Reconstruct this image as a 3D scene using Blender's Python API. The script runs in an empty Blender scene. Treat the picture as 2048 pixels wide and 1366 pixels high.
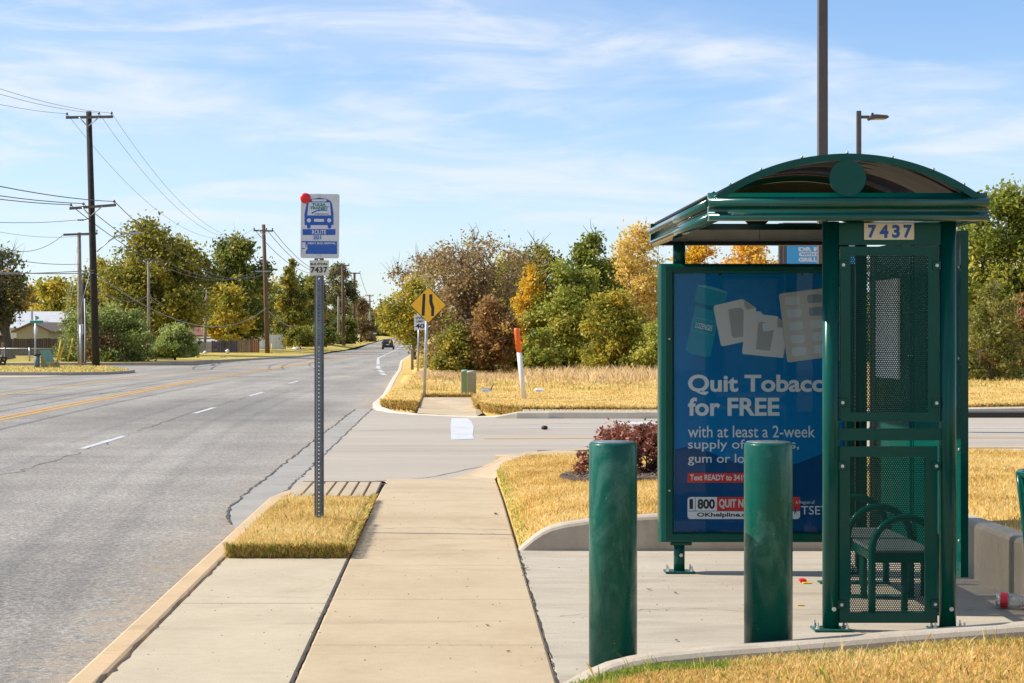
import bpy, bmesh, math, random
import numpy as np
from mathutils import Vector, Matrix
R = math.radians
C = bpy.context.scene.collection
scn = bpy.context.scene

# ------------------------------------------------------------------ camera
F, CX, HY, EYE = 3500.0, 905.0, 660.0, 1.617      # focal length in photo pixels, road vanishing point, eye height
cam_d = bpy.data.cameras.new("camera"); cam = bpy.data.objects.new("camera", cam_d); C.objects.link(cam)
cam.location = (0, 0, EYE); cam.rotation_euler = (R(90), 0, 0)
cam_d.sensor_fit = 'HORIZONTAL'; cam_d.sensor_width = 36.0; cam_d.lens = F / 2048 * 36
cam_d.shift_x = (1024 - CX) / 2048; cam_d.shift_y = -(683 - HY) / 2048
cam_d.clip_start = 0.1; cam_d.clip_end = 6000
scn.camera = cam

# ------------------------------------------------------------------ sky, sun, exposure
SUN_EL = 39.0
SUN_ROT = -83.7
SUN_STRENGTH = 5.0
SKY_STRENGTH = 0.108
EXPOSURE = 0.40
world = bpy.data.worlds.new("World"); scn.world = world; world.use_nodes = True
nt = world.node_tree; nt.nodes.clear()
def nn(nt, t, **kw):
    n = nt.nodes.new(t)
    for k, v in kw.items():
        setattr(n, k, v)
    return n
def lk(nt, a, b): nt.links.new(a, b)
w_out = nn(nt, 'ShaderNodeOutputWorld'); w_bg = nn(nt, 'ShaderNodeBackground')
w_sky = nn(nt, 'ShaderNodeTexSky'); w_sky.sky_type = 'NISHITA'; w_sky.sun_disc = False
w_sky.sun_elevation = R(SUN_EL); w_sky.sun_rotation = R(SUN_ROT)
w_sky.altitude = 200; w_sky.air_density = 1.0; w_sky.dust_density = 0.2; w_sky.ozone_density = 2.6
w_bg.inputs['Strength'].default_value = SKY_STRENGTH
tc = nn(nt, 'ShaderNodeTexCoord')
def cloud_layer(scale, rot, stretch, lo, hi, detail, dist, off):
    mp = nn(nt, 'ShaderNodeMapping'); mp.inputs['Location'].default_value = off
    mp.inputs['Rotation'].default_value = (0, rot, 0); mp.inputs['Scale'].default_value = stretch
    lk(nt, tc.outputs['Generated'], mp.inputs['Vector'])
    nz = nn(nt, 'ShaderNodeTexNoise'); nz.inputs['Scale'].default_value = scale; nz.inputs['Detail'].default_value = detail
    nz.inputs['Roughness'].default_value = 0.55; nz.inputs['Distortion'].default_value = dist
    lk(nt, mp.outputs['Vector'], nz.inputs['Vector'])
    mr = nn(nt, 'ShaderNodeMapRange'); mr.interpolation_type = 'SMOOTHSTEP'
    mr.inputs['From Min'].default_value = lo; mr.inputs['From Max'].default_value = hi
    lk(nt, nz.outputs['Fac'], mr.inputs['Value'])
    return mr.outputs['Result']
def wmath(op, a, b):
    m = nn(nt, 'ShaderNodeMath', operation=op)
    for i, v in enumerate((a, b)):
        if isinstance(v, (int, float)): m.inputs[i].default_value = v
        else: lk(nt, v, m.inputs[i])
    return m.outputs[0]
c1 = cloud_layer(1.0, R(-10), (4.2, 4.2, 17.0), 0.38, 0.66, 5, 0.5, (1.3, 0.4, 0.75))
c2 = cloud_layer(1.0, R(-16), (8.0, 8.0, 46.0), 0.40, 0.68, 6, 0.8, (4.1, 2.2, 0.3))
veil = cloud_layer(1.0, R(-6), (1.2, 1.2, 4.0), 0.30, 0.75, 3, 0.2, (0.2, 6.1, 0.0))
cm = wmath('MULTIPLY', c1, wmath('ADD', wmath('MULTIPLY', c2, 0.75), 0.40))
cm = wmath('ADD', wmath('MULTIPLY', cm, 0.72), wmath('MULTIPLY', veil, 0.18))
sxz = nn(nt, 'ShaderNodeSeparateXYZ'); lk(nt, tc.outputs['Generated'], sxz.inputs[0])
hz = nn(nt, 'ShaderNodeMapRange'); hz.interpolation_type = 'SMOOTHSTEP'; lk(nt, sxz.outputs['Z'], hz.inputs['Value'])
hz.inputs['From Min'].default_value = -.02; hz.inputs['From Max'].default_value = .16; hz.inputs['To Min'].default_value = .42; hz.inputs['To Max'].default_value = 0
cm = wmath('MAXIMUM', cm, wmath('ADD', hz.outputs[0], wmath('MULTIPLY', cm, .3)))
cm = wmath('MINIMUM', cm, 0.9)
mix = nn(nt, 'ShaderNodeMix'); mix.data_type = 'RGBA'
lk(nt, cm, mix.inputs[0]); sk = nn(nt, 'ShaderNodeMix'); sk.data_type = 'RGBA'; sk.blend_type = 'MULTIPLY'; sk.inputs[0].default_value = 1; sk.inputs[7].default_value = (.92, 1.04, 1.22, 1)
lk(nt, w_sky.outputs['Color'], sk.inputs[6]); lk(nt, sk.outputs[2], mix.inputs[6]); mix.inputs[7].default_value = (6.2, 6.55, 7.1, 1)
lk(nt, mix.outputs[2], w_bg.inputs['Color']); lk(nt, w_bg.outputs[0], w_out.inputs['Surface'])

sun_d = bpy.data.lights.new("sun", 'SUN'); sun = bpy.data.objects.new("sun", sun_d); C.objects.link(sun)
sun_d.energy = SUN_STRENGTH; sun_d.angle = R(0.5); sun_d.color = (1.0, 0.93, 0.82)
_az = R(SUN_ROT); _el = R(SUN_EL)
SUN_DIR = Vector((math.sin(_az) * math.cos(_el), math.cos(_az) * math.cos(_el), math.sin(_el)))   # towards the sun
sun.rotation_euler = SUN_DIR.to_track_quat('Z', 'Y').to_euler(); sun.location = (-40, 20, 60)
vs = scn.view_settings
scn.display_settings.display_device = 'sRGB'
vs.view_transform = 'Standard'; vs.look = 'None'; vs.exposure = EXPOSURE; vs.gamma = 1.0; vs.use_curve_mapping = False
scn.cycles.max_bounces = 8; scn.cycles.transparent_max_bounces = 24; scn.cycles.diffuse_bounces = 3
scn.cycles.glossy_bounces = 4; scn.cycles.caustics_reflective = False; scn.cycles.caustics_refractive = False

# ------------------------------------------------------------------ helpers
def at(px, py, Y): return Vector(((px - CX) / F * Y, Y, EYE - (py - HY) / F * Y))
def gx(px, Y): return (px - CX) / F * Y
def gz(py, Y): return EYE - (py - HY) / F * Y
def interp(x, pts):
    return float(np.interp(x, [p[0] for p in pts], [p[1] for p in pts]))
def zt(Y):          # height of the carriageway along the street
    return interp(Y, [(-50, -.13), (60, -.13), (277, -1.43), (350, -1.2), (520, -.55), (900, .6), (3000, 3)])

class MB:
    def __init__(s): s.v = []; s.f = []; s.sm = []
    def add(s, vs, fs, smooth=False):
        o = len(s.v); s.v += [tuple(v) for v in vs]
        for f in fs: s.f.append(tuple(i + o for i in f)); s.sm.append(smooth)
        return s
    def box(s, x0, x1, y0, y1, z0, z1, bev=0.0):
        if bev > 0:
            b = bev
            prof = []
            for (cx, cy, a0) in ((x1 - b, y1 - b, 0), (x0 + b, y1 - b, 90), (x0 + b, y0 + b, 180), (x1 - b, y0 + b, 270)):
                for k in range(3): a = R(a0 + 45 * k); prof.append((cx + b * math.cos(a), cy + b * math.sin(a)))
            n = len(prof); rings = []
            for (z, ins) in ((z0, b), (z0 + b, 0), (z1 - b, 0), (z1, b)):
                sx = ((x1 - x0) - 2 * ins) / (x1 - x0); sy = ((y1 - y0) - 2 * ins) / (y1 - y0)
                mx, my = (x0 + x1) / 2, (y0 + y1) / 2
                rings.append([(mx + (p[0] - mx) * sx, my + (p[1] - my) * sy, z) for p in prof])
            vs = [v for r in rings for v in r]; fs = []
            for k in range(3):
                for i in range(n):
                    j = (i + 1) % n; fs.append((k * n + i, k * n + j, (k + 1) * n + j, (k + 1) * n + i))
            fs.append(tuple(reversed(range(n)))); fs.append(tuple(range(3 * n, 4 * n)))
            return s.add(vs, fs)
        vs = [(x0, y0, z0), (x1, y0, z0), (x1, y1, z0), (x0, y1, z0), (x0, y0, z1), (x1, y0, z1), (x1, y1, z1), (x0, y1, z1)]
        return s.add(vs, [(3, 2, 1, 0), (4, 5, 6, 7), (0, 1, 5, 4), (1, 2, 6, 5), (2, 3, 7, 6), (3, 0, 4, 7)])
    def tube(s, pts, rad, n=10, cap=True, smooth=True):
        pts = [Vector(p) for p in pts]
        if not hasattr(rad, '__len__'): rad = [rad] * len(pts)
        rings = []; up = None
        for i, p in enumerate(pts):
            d = (pts[min(i + 1, len(pts) - 1)] - pts[max(i - 1, 0)])
            d = d.normalized() if d.length > 1e-9 else Vector((0, 0, 1))
            if up is None:
                up = Vector((0, 0, 1)) if abs(d.z) < .9 else Vector((1, 0, 0))
            a = d.cross(up)
            if a.length < 1e-6: a = d.cross(Vector((0, 1, 0)))
            a.normalize(); b = a.cross(d).normalized(); up = b
            rings.append([p + (a * math.cos(t) + b * math.sin(t)) * rad[i] for t in [2 * math.pi * k / n for k in range(n)]])
        vs = [v for r in rings for v in r]; fs = []
        for k in range(len(pts) - 1):
            for i in range(n):
                j = (i + 1) % n; fs.append((k * n + i, (k + 1) * n + i, (k + 1) * n + j, k * n + j))
        s.add(vs, fs, smooth)
        if cap:
            o = len(s.v) - len(vs)
            s.f.append(tuple(o + i for i in range(n))); s.sm.append(False)
            s.f.append(tuple(o + (len(pts) - 1) * n + i for i in reversed(range(n)))); s.sm.append(False)
        return s
    def lathe(s, prof, cx, cy, n=32, axis='z', smooth=True):   # prof: (radius, height)
        vs = []; fs = []
        for (r, h) in prof:
            for k in range(n):
                a = 2 * math.pi * k / n
                if axis == 'z': vs.append((cx + r * math.cos(a), cy + r * math.sin(a), h))
        m = len(prof)
        for k in range(m - 1):
            for i in range(n):
                j = (i + 1) % n; fs.append((k * n + i, k * n + j, (k + 1) * n + j, (k + 1) * n + i))
        fs.append(tuple(reversed(range(n)))); fs.append(tuple(range((m - 1) * n, m * n)))
        return s.add(vs, fs, smooth)
    def prism(s, poly, d):            # poly: 3D points, d: extrusion vector
        n = len(poly); d = Vector(d); poly = [Vector(p) for p in poly]
        vs = poly + [p + d for p in poly]
        fs = [tuple(range(n)), tuple(reversed(range(n, 2 * n)))]
        for i in range(n):
            j = (i + 1) % n; fs.append((i, i + n, j + n, j))
        return s.add(vs, fs)
    def sweep(s, path, prof_fn, close=False):    # path [(x,y,...)], prof_fn(i) -> [(offset, z)]
        n = len(path); P = [Vector((p[0], p[1])) for p in path]; rings = []
        for i in range(n):
            if close: d = P[(i + 1) % n] - P[i - 1]
            else: d = P[min(i + 1, n - 1)] - P[max(i - 1, 0)]
            d.normalize(); nx = Vector((d.y, -d.x))
            rings.append([(P[i].x + nx.x * o, P[i].y + nx.y * o, z) for (o, z) in prof_fn(i)])
        m = len(rings[0]); vs = [v for r in rings for v in r]; fs = []
        for k in range(n if close else n - 1):
            k2 = (k + 1) % n
            for i in range(m):
                j = (i + 1) % m; fs.append((k * m + i, k * m + j, k2 * m + j, k2 * m + i))
        if not close: fs.append(tuple(reversed(range(m)))); fs.append(tuple(range((n - 1) * m, n * m)))
        return s.add(vs, fs)
    def build(s, name, mat, parent=None, keep=False):
        me = bpy.data.meshes.new(name); vs = s.v; loc = None
        if parent is None and not keep:
            a = np.array(vs); loc = ((a[:, 0].min() + a[:, 0].max()) / 2, (a[:, 1].min() + a[:, 1].max()) / 2, a[:, 2].min())
            vs = [tuple(v) for v in (a - np.array(loc))]
        me.from_pydata(vs, [], s.f); me.polygons.foreach_set('use_smooth', s.sm)
        me.update()
        bm = bmesh.new(); bm.from_mesh(me); bmesh.ops.recalc_face_normals(bm, faces=bm.faces[:]); bm.to_mesh(me); bm.free()
        if mat: me.materials.append(mat)
        o = bpy.data.objects.new(name, me); C.objects.link(o)
        if loc: o.location = loc
        if parent is not None: attach(o, parent)
        return o
def attach(o, parent):
    o.parent = parent
    if parent.type == 'EMPTY' or parent.parent is None:
        o.matrix_parent_inverse = Matrix.Translation(-Vector(parent.location))
def tag(o, label=None, cat=None, group=None, kind=None):
    if label: o['label'] = label
    if cat: o['category'] = cat
    if group: o['group'] = group
    if kind: o['kind'] = kind
    return o
def thing(name, label, cat, loc, group=None):
    o = bpy.data.objects.new(name, None); C.objects.link(o); o.location = loc; o.empty_display_size = .1
    return tag(o, label, cat, group)
def structure(mb, name, mat):
    return tag(mb.build(name, mat, keep=True), kind='structure')
def np_mesh(name, verts, faces_flat, nper, mat, parent=None, tint=None, keep=True, smooth=False):
    me = bpy.data.meshes.new(name); nv = len(verts); nf = len(faces_flat) // nper
    me.vertices.add(nv); me.vertices.foreach_set('co', np.ascontiguousarray(verts, dtype=np.float32).ravel())
    me.loops.add(nf * nper); me.loops.foreach_set('vertex_index', np.ascontiguousarray(faces_flat, dtype=np.int32))
    me.polygons.add(nf); me.polygons.foreach_set('loop_start', np.arange(0, nf * nper, nper, dtype=np.int32))
    me.update(calc_edges=True); me.validate()
    if tint is not None:
        at_ = me.attributes.new('tint', 'FLOAT', 'POINT'); at_.data.foreach_set('value', np.ascontiguousarray(tint, dtype=np.float32))
    if mat: me.materials.append(mat)
    o = bpy.data.objects.new(name, me); C.objects.link(o)
    if parent is not None: attach(o, parent)
    return o

# ------------------------------------------------------------------ materials
def newmat(name):
    m = bpy.data.materials.new(name); m.use_nodes = True
    t = m.node_tree; t.nodes.clear()
    out = nn(t, 'ShaderNodeOutputMaterial'); b = nn(t, 'ShaderNodeBsdfPrincipled')
    lk(t, b.outputs[0], out.inputs['Surface'])
    return m, t, b, out
def noise_fac(t, scale, detail=4, rough=.6, stretch=(1, 1, 1), dist=0, src='Object', off=(0, 0, 0)):
    tc = nn(t, 'ShaderNodeTexCoord'); mp = nn(t, 'ShaderNodeMapping'); mp.inputs['Scale'].default_value = stretch
    mp.inputs['Location'].default_value = off
    nz = nn(t, 'ShaderNodeTexNoise'); nz.inputs['Scale'].default_value = scale; nz.inputs['Detail'].default_value = detail
    nz.inputs['Roughness'].default_value = rough; nz.inputs['Distortion'].default_value = dist
    lk(t, tc.outputs[src], mp.inputs['Vector']); lk(t, mp.outputs['Vector'], nz.inputs['Vector'])
    return nz.outputs['Fac']
def ramp(t, fac, stops, interp_='LINEAR'):
    r = nn(t, 'ShaderNodeValToRGB'); r.color_ramp.interpolation = interp_
    e = r.color_ramp.elements
    while len(e) > 1: e.remove(e[-1])
    e[0].position = stops[0][0]; e[0].color = tuple(stops[0][1]) + (1,)
    for p, c in stops[1:]:
        x = e.new(p); x.color = tuple(c) + (1,)
    lk(t, fac, r.inputs['Fac'])
    return r.outputs['Color']
def mixc(t, fac, a, b, mode='MIX'):
    m = nn(t, 'ShaderNodeMix'); m.data_type = 'RGBA'; m.blend_type = mode
    for sock, v in ((m.inputs[0], fac), (m.inputs[6], a), (m.inputs[7], b)):
        if isinstance(v, (int, float)): sock.default_value = v
        elif isinstance(v, tuple): sock.default_value = v + (1,)
        else: lk(t, v, sock)
    return m.outputs[2]
def maprange(t, v, a, b, c=0., d=1., smooth=True):
    m = nn(t, 'ShaderNodeMapRange')
    if smooth: m.interpolation_type = 'SMOOTHSTEP'
    m.inputs['From Min'].default_value = a; m.inputs['From Max'].default_value = b
    m.inputs['To Min'].default_value = c; m.inputs['To Max'].default_value = d
    lk(t, v, m.inputs['Value']); return m.outputs['Result']
def bump(t, b, fac, strength, dist=.01):
    n = nn(t, 'ShaderNodeBump'); n.inputs['Strength'].default_value = strength; n.inputs['Distance'].default_value = dist
    lk(t, fac, n.inputs['Height']); lk(t, n.outputs[0], b.inputs['Normal'])
def simple(name, col, rough=.5, metal=0., var=.0, vscale=8., spec=.5, bumps=0., bscale=60., coat=0.):
    m, t, b, o = newmat(name)
    b.inputs['Roughness'].default_value = rough; b.inputs['Metallic'].default_value = metal
    b.inputs['Specular IOR Level'].default_value = spec; b.inputs['Coat Weight'].default_value = coat
    if var > 0:
        f = noise_fac(t, vscale, 5)
        lo = tuple(c * (1 - var) for c in col); hi = tuple(min(1, c * (1 + var)) for c in col)
        lk(t, ramp(t, f, [(.3, lo), (.7, hi)]), b.inputs['Base Color'])
    else: b.inputs['Base Color'].default_value = tuple(col) + (1,)
    if bumps > 0: bump(t, b, noise_fac(t, bscale, 4), bumps)
    return m
def m_asphalt():
    m, t, b, o = newmat('asphalt')
    g = noise_fac(t, 34, 5, .85); big = noise_fac(t, .35, 4, .6, (1, .35, 1)); streak = noise_fac(t, .9, 3, .5, (.25, 1.0, 1))
    mid = noise_fac(t, 30, 3, .7)
    c = ramp(t, g, [(.30, (.03, .029, .027)), (.43, (.19, .183, .172)), (.55, (.40, .385, .36)), (.68, (.85, .81, .74))])
    c2 = mixc(t, .28, c, ramp(t, mid, [(.3, (.19, .187, .183)), (.7, (.45, .44, .425))]))
    c3 = mixc(t, 1.0, c2, ramp(t, big, [(.3, (.78, .78, .79)), (.65, (1.08, 1.07, 1.05))]), 'MULTIPLY')
    c4 = mixc(t, 1.0, c3, ramp(t, streak, [(.35, (.90, .90, .90)), (.6, (1.03, 1.03, 1.02))]), 'MULTIPLY')
    # tan grit gathered beside the kerb
    tcn = nn(t, 'ShaderNodeTexCoord'); sx = nn(t, 'ShaderNodeSeparateXYZ'); lk(t, tcn.outputs['Object'], sx.inputs[0])
    near = maprange(t, sx.outputs['X'], -2.7, -1.8); gr = noise_fac(t, 5, 5, .7)
    mm = nn(t, 'ShaderNodeMath', operation='MULTIPLY'); lk(t, near, mm.inputs[0]); lk(t, maprange(t, gr, .35, .7), mm.inputs[1])
    c5 = mixc(t, mm.outputs[0], c4, (.36, .30, .23))
    def mth(op, a, b_):
        n = nn(t, 'ShaderNodeMath', operation=op)
        for i, v in enumerate((a, b_)):
            if isinstance(v, (int, float)): n.inputs[i].default_value = v
            else: lk(t, v, n.inputs[i])
        return n.outputs[0]
    wig = mth('MULTIPLY', mth('SUBTRACT', noise_fac(t, .8, 4, .6, (1, .25, 1)), .5), 2.0)
    ww = mth('SINE', mth('MULTIPLY', mth('ADD', sx.outputs['X'], wig), 3.5), 0)
    c5 = mixc(t, 1.0, c5, ramp(t, maprange(t, ww, -1, 1), [(0, (1.07, 1.03, .965)), (1, (.96, .92, .865))]), 'MULTIPLY')
    ex = mth('DIVIDE', mth('ADD', sx.outputs['X'], 5.2), 3.4); ey = mth('DIVIDE', mth('SUBTRACT', sx.outputs['Y'], 37.5), 9.0)
    dd = mth('ADD', mth('ADD', mth('MULTIPLY', ex, ex), mth('MULTIPLY', ey, ey)), mth('MULTIPLY', wig, .6))
    c5 = mixc(t, maprange(t, dd, 0, 1.2, .34, 0), c5, (.10, .098, .095))
    lk(t, c5, b.inputs['Base Color']); b.inputs['Roughness'].default_value = .9; b.inputs['Specular IOR Level'].default_value = .25
    bump(t, b, g, .8, .012)
    return m
def m_concrete(name, base, stain, sc=1.0, streak=(1, 1, 1), spots=True, dark=.35):
    m, t, b, o = newmat(name)
    a = noise_fac(t, 1.3 * sc, 6, .6, streak); fine = noise_fac(t, 130, 3, .7); med = noise_fac(t, 14 * sc, 5, .65, streak)
    c = ramp(t, a, [(.34, stain), (.56, base), (.75, tuple(min(1, x * 1.08) for x in base))])
    c = mixc(t, .5, c, ramp(t, med, [(.3, tuple(x * .88 for x in base)), (.7, tuple(x * 1.06 for x in base))]))
    c = mixc(t, 1.0, c, ramp(t, fine, [(.3, (.82, .82, .82)), (.55, (1., 1., 1.)), (.75, (1.06, 1.06, 1.05))]), 'MULTIPLY')
    if spots:
        sp = nn(t, 'ShaderNodeTexVoronoi'); sp.inputs['Scale'].default_value = 4.5
        tc_ = nn(t, 'ShaderNodeTexCoord'); lk(t, tc_.outputs['Object'], sp.inputs['Vector'])
        s2 = maprange(t, sp.outputs['Distance'], .03, .055, 1, 0)
        gate = maprange(t, noise_fac(t, 2.3, 3), .5, .62)
        mm = nn(t, 'ShaderNodeMath', operation='MULTIPLY'); lk(t, s2, mm.inputs[0]); lk(t, gate, mm.inputs[1])
        m3 = nn(t, 'ShaderNodeMath', operation='MULTIPLY'); lk(t, mm.outputs[0], m3.inputs[0]); m3.inputs[1].default_value = .55
        c = mixc(t, m3.outputs[0], c, tuple(x * dark for x in base))
    sm = maprange(t, noise_fac(t, .55 * sc, 7, .72, streak, 1.2), .52, .72, 0, .5)
    c = mixc(t, sm, c, (stain[0] * .80, stain[1] * .74, stain[2] * .68))
    hs = maprange(t, noise_fac(t, 1.1 * sc, 5, .6, (.35, 3.0, 1), .8), .60, .70, 0, .22)
    c = mixc(t, hs, c, tuple(x * .55 for x in stain))
    lk(t, c, b.inputs['Base Color']); b.inputs['Roughness'].default_value = .85; b.inputs['Specular IOR Level'].default_value = .3
    bump(t, b, fine, .25, .004)
    return m
def m_turf(name, cols, green=.0):
    m, t, b, o = newmat(name)
    a = noise_fac(t, .8, 6, .65); f = noise_fac(t, 45, 4, .75); s = noise_fac(t, 7, 5, .7)
    c = ramp(t, f, [(.28, cols[0]), (.5, cols[1]), (.72, cols[2])])
    c = mixc(t, 1., c, ramp(t, s, [(.3, (.72, .70, .66)), (.65, (1.1, 1.1, 1.1))]), 'MULTIPLY')
    g = maprange(t, a, .56 - green, .72 - green)
    mm = nn(t, 'ShaderNodeMath', operation='MULTIPLY'); lk(t, g, mm.inputs[0]); mm.inputs[1].default_value = .55
    c = mixc(t, mm.outputs[0], c, (.20, .22, .05))
    lk(t, c, b.inputs['Base Color']); b.inputs['Roughness'].default_value = .95; b.inputs['Specular IOR Level'].default_value = .1
    bump(t, b, f, .9, .03)
    return m
def m_leaf(name, stops, trans=.48):
    m, t, b, o = newmat(name); t.nodes.remove(b)
    an = nn(t, 'ShaderNodeAttribute'); an.attribute_name = 'tint'
    c = ramp(t, an.outputs['Fac'], stops)
    d = nn(t, 'ShaderNodeBsdfPrincipled'); d.inputs['Roughness'].default_value = .5; d.inputs['Specular IOR Level'].default_value = .35
    lk(t, c, d.inputs['Base Color'])
    tr = nn(t, 'ShaderNodeBsdfTranslucent'); lk(t, c, tr.inputs['Color'])
    mx = nn(t, 'ShaderNodeMixShader'); mx.inputs[0].default_value = trans
    lk(t, d.outputs[0], mx.inputs[1]); lk(t, tr.outputs[0], mx.inputs[2]); lk(t, mx.outputs[0], o.inputs['Surface'])
    return m
def m_paint(name, col, rough=.3, wear=0.):
    m, t, b, o = newmat(name)
    f = noise_fac(t, 3.5, 6, .65)
    c = ramp(t, f, [(.3, tuple(x * .86 for x in col)), (.7, tuple(x * 1.1 for x in col))])
    if wear > 0:
        w = maprange(t, noise_fac(t, 5.5, 8, .72, (1, 1, .45), .8), .46, .66, 0, wear)
        c = mixc(t, w, c, (.11, .26, .22))
        w2 = maprange(t, noise_fac(t, 60, 3, .6), .70, .76, 0, .6)
        c = mixc(t, w2, c, (.30, .38, .35))
        lk(t, maprange(t, noise_fac(t, 7, 6, .7), .3, .75, rough * .8, rough + .3), b.inputs['Roughness'])
    else: b.inputs['Roughness'].default_value = rough
    lk(t, c, b.inputs['Base Color'])
    b.inputs['Coat Weight'].default_value = .06; b.inputs['Coat Roughness'].default_value = .12; b.inputs['Specular IOR Level'].default_value = .20
    bump(t, b, noise_fac(t, 40, 3), .04, .003)
    return m
def m_perf(name, axes, col, pitch=.0102, rad=.0030):
    m, t, b, o = newmat(name)
    b.inputs['Base Color'].default_value = tuple(col) + (1,); b.inputs['Roughness'].default_value = .35; b.inputs['Specular IOR Level'].default_value = .15
    tcn = nn(t, 'ShaderNodeTexCoord'); sx = nn(t, 'ShaderNodeSeparateXYZ'); lk(t, tcn.outputs['Object'], sx.inputs[0])
    def mth(op, a, b_=None):
        n = nn(t, 'ShaderNodeMath', operation=op)
        for i, v in enumerate((a, b_)):
            if v is None: continue
            if isinstance(v, (int, float)): n.inputs[i].default_value = v
            else: lk(t, v, n.inputs[i])
        return n.outputs[0]
    u = mth('DIVIDE', sx.outputs[axes[0]], pitch); v = mth('DIVIDE', sx.outputs[axes[1]], pitch * math.sqrt(3))
    def d2(off):
        a = mth('SUBTRACT', mth('FRACT', mth('ADD', u, off + 1000)), .5); b_ = mth('MULTIPLY', mth('SUBTRACT', mth('FRACT', mth('ADD', v, off + 1000)), .5), math.sqrt(3))
        return mth('ADD', mth('MULTIPLY', a, a), mth('MULTIPLY', b_, b_))
    dm = mth('MINIMUM', d2(0), d2(.5)); hole = mth('LESS_THAN', dm, (rad / pitch) ** 2)
    tr = nn(t, 'ShaderNodeBsdfTransparent'); mx = nn(t, 'ShaderNodeMixShader')
    lk(t, hole, mx.inputs[0]); lk(t, b.outputs[0], mx.inputs[1]); lk(t, tr.outputs[0], mx.inputs[2]); lk(t, mx.outputs[0], o.inputs['Surface'])
    return m
def m_punched_post(name, col):
    m, t, b, o = newmat(name)
    lk(t, ramp(t, noise_fac(t, 9, 5), [(.3, tuple(x * .8 for x in col)), (.7, tuple(x * 1.15 for x in col))]), b.inputs['Base Color'])
    b.inputs['Roughness'].default_value = .5; b.inputs['Metallic'].default_value = .35
    tcn = nn(t, 'ShaderNodeTexCoord'); sx = nn(t, 'ShaderNodeSeparateXYZ'); lk(t, tcn.outputs['Object'], sx.inputs[0])
    def mth(op, a, b_=None):
        n = nn(t, 'ShaderNodeMath', operation=op)
        for i, v in enumerate((a, b_)):
            if v is None: continue
            if isinstance(v, (int, float)): n.inputs[i].default_value = v
            else: lk(t, v, n.inputs[i])
        return n.outputs[0]
    dx = mth('ADD', sx.outputs['X'], 1.068); dz = mth('MULTIPLY', mth('SUBTRACT', mth('FRACT', mth('DIVIDE', sx.outputs['Z'], .0305)), .5), .0305)
    hole = mth('LESS_THAN', mth('ADD', mth('MULTIPLY', dx, dx), mth('MULTIPLY', dz, dz)), .0058 ** 2)
    tr = nn(t, 'ShaderNodeBsdfTransparent'); mx = nn(t, 'ShaderNodeMixShader')
    lk(t, hole, mx.inputs[0]); lk(t, b.outputs[0], mx.inputs[1]); lk(t, tr.outputs[0], mx.inputs[2]); lk(t, mx.outputs[0], o.inputs['Surface'])
    return m
def m_glass(name, tint=(1, 1, 1), rough=.02, ior=1.5):
    m, t, b, o = newmat(name); t.nodes.remove(b)
    fr = nn(t, 'ShaderNodeFresnel'); fr.inputs['IOR'].default_value = ior
    g = nn(t, 'ShaderNodeBsdfGlossy'); g.inputs['Roughness'].default_value = rough
    tr = nn(t, 'ShaderNodeBsdfTransparent'); tr.inputs['Color'].default_value = tuple(tint) + (1,)
    mx = nn(t, 'ShaderNodeMixShader'); lk(t, fr.outputs[0], mx.inputs[0]); lk(t, tr.outputs[0], mx.inputs[1]); lk(t, g.outputs[0], mx.inputs[2])
    lk(t, mx.outputs[0], o.inputs['Surface'])
    return m
def m_pet():
    m = m_glass('clear bottle', (.97, .98, .98), .08, 1.45); t = m.node_tree
    o = [n for n in t.nodes if n.type == 'OUTPUT_MATERIAL'][0]; s = o.inputs['Surface'].links[0].from_socket
    d = nn(t, 'ShaderNodeBsdfDiffuse'); d.inputs['Color'].default_value = (.8, .82, .82, 1)
    mx = nn(t, 'ShaderNodeMixShader'); lk(t, maprange(t, noise_fac(t, 28, 3), .45, .7, .28, .6), mx.inputs[0])
    lk(t, s, mx.inputs[1]); lk(t, d.outputs[0], mx.inputs[2]); lk(t, mx.outputs[0], o.inputs['Surface'])
    return m
def m_leafless(name):
    m, t, b, o = newmat(name)
    b.inputs['Base Color'].default_value = (.020, .014, .009, 1); b.inputs['Roughness'].default_value = .05; b.inputs['IOR'].default_value = 1.75
    bump(t, b, noise_fac(t, 3, 2), .05, .02)
    tr = nn(t, 'ShaderNodeBsdfTranslucent'); tr.inputs['Color'].default_value = (.34, .22, .09, 1)
    mx = nn(t, 'ShaderNodeMixShader'); mx.inputs[0].default_value = .16
    lk(t, b.outputs[0], mx.inputs[1]); lk(t, tr.outputs[0], mx.inputs[2]); lk(t, mx.outputs[0], o.inputs['Surface'])
    return m
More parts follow.
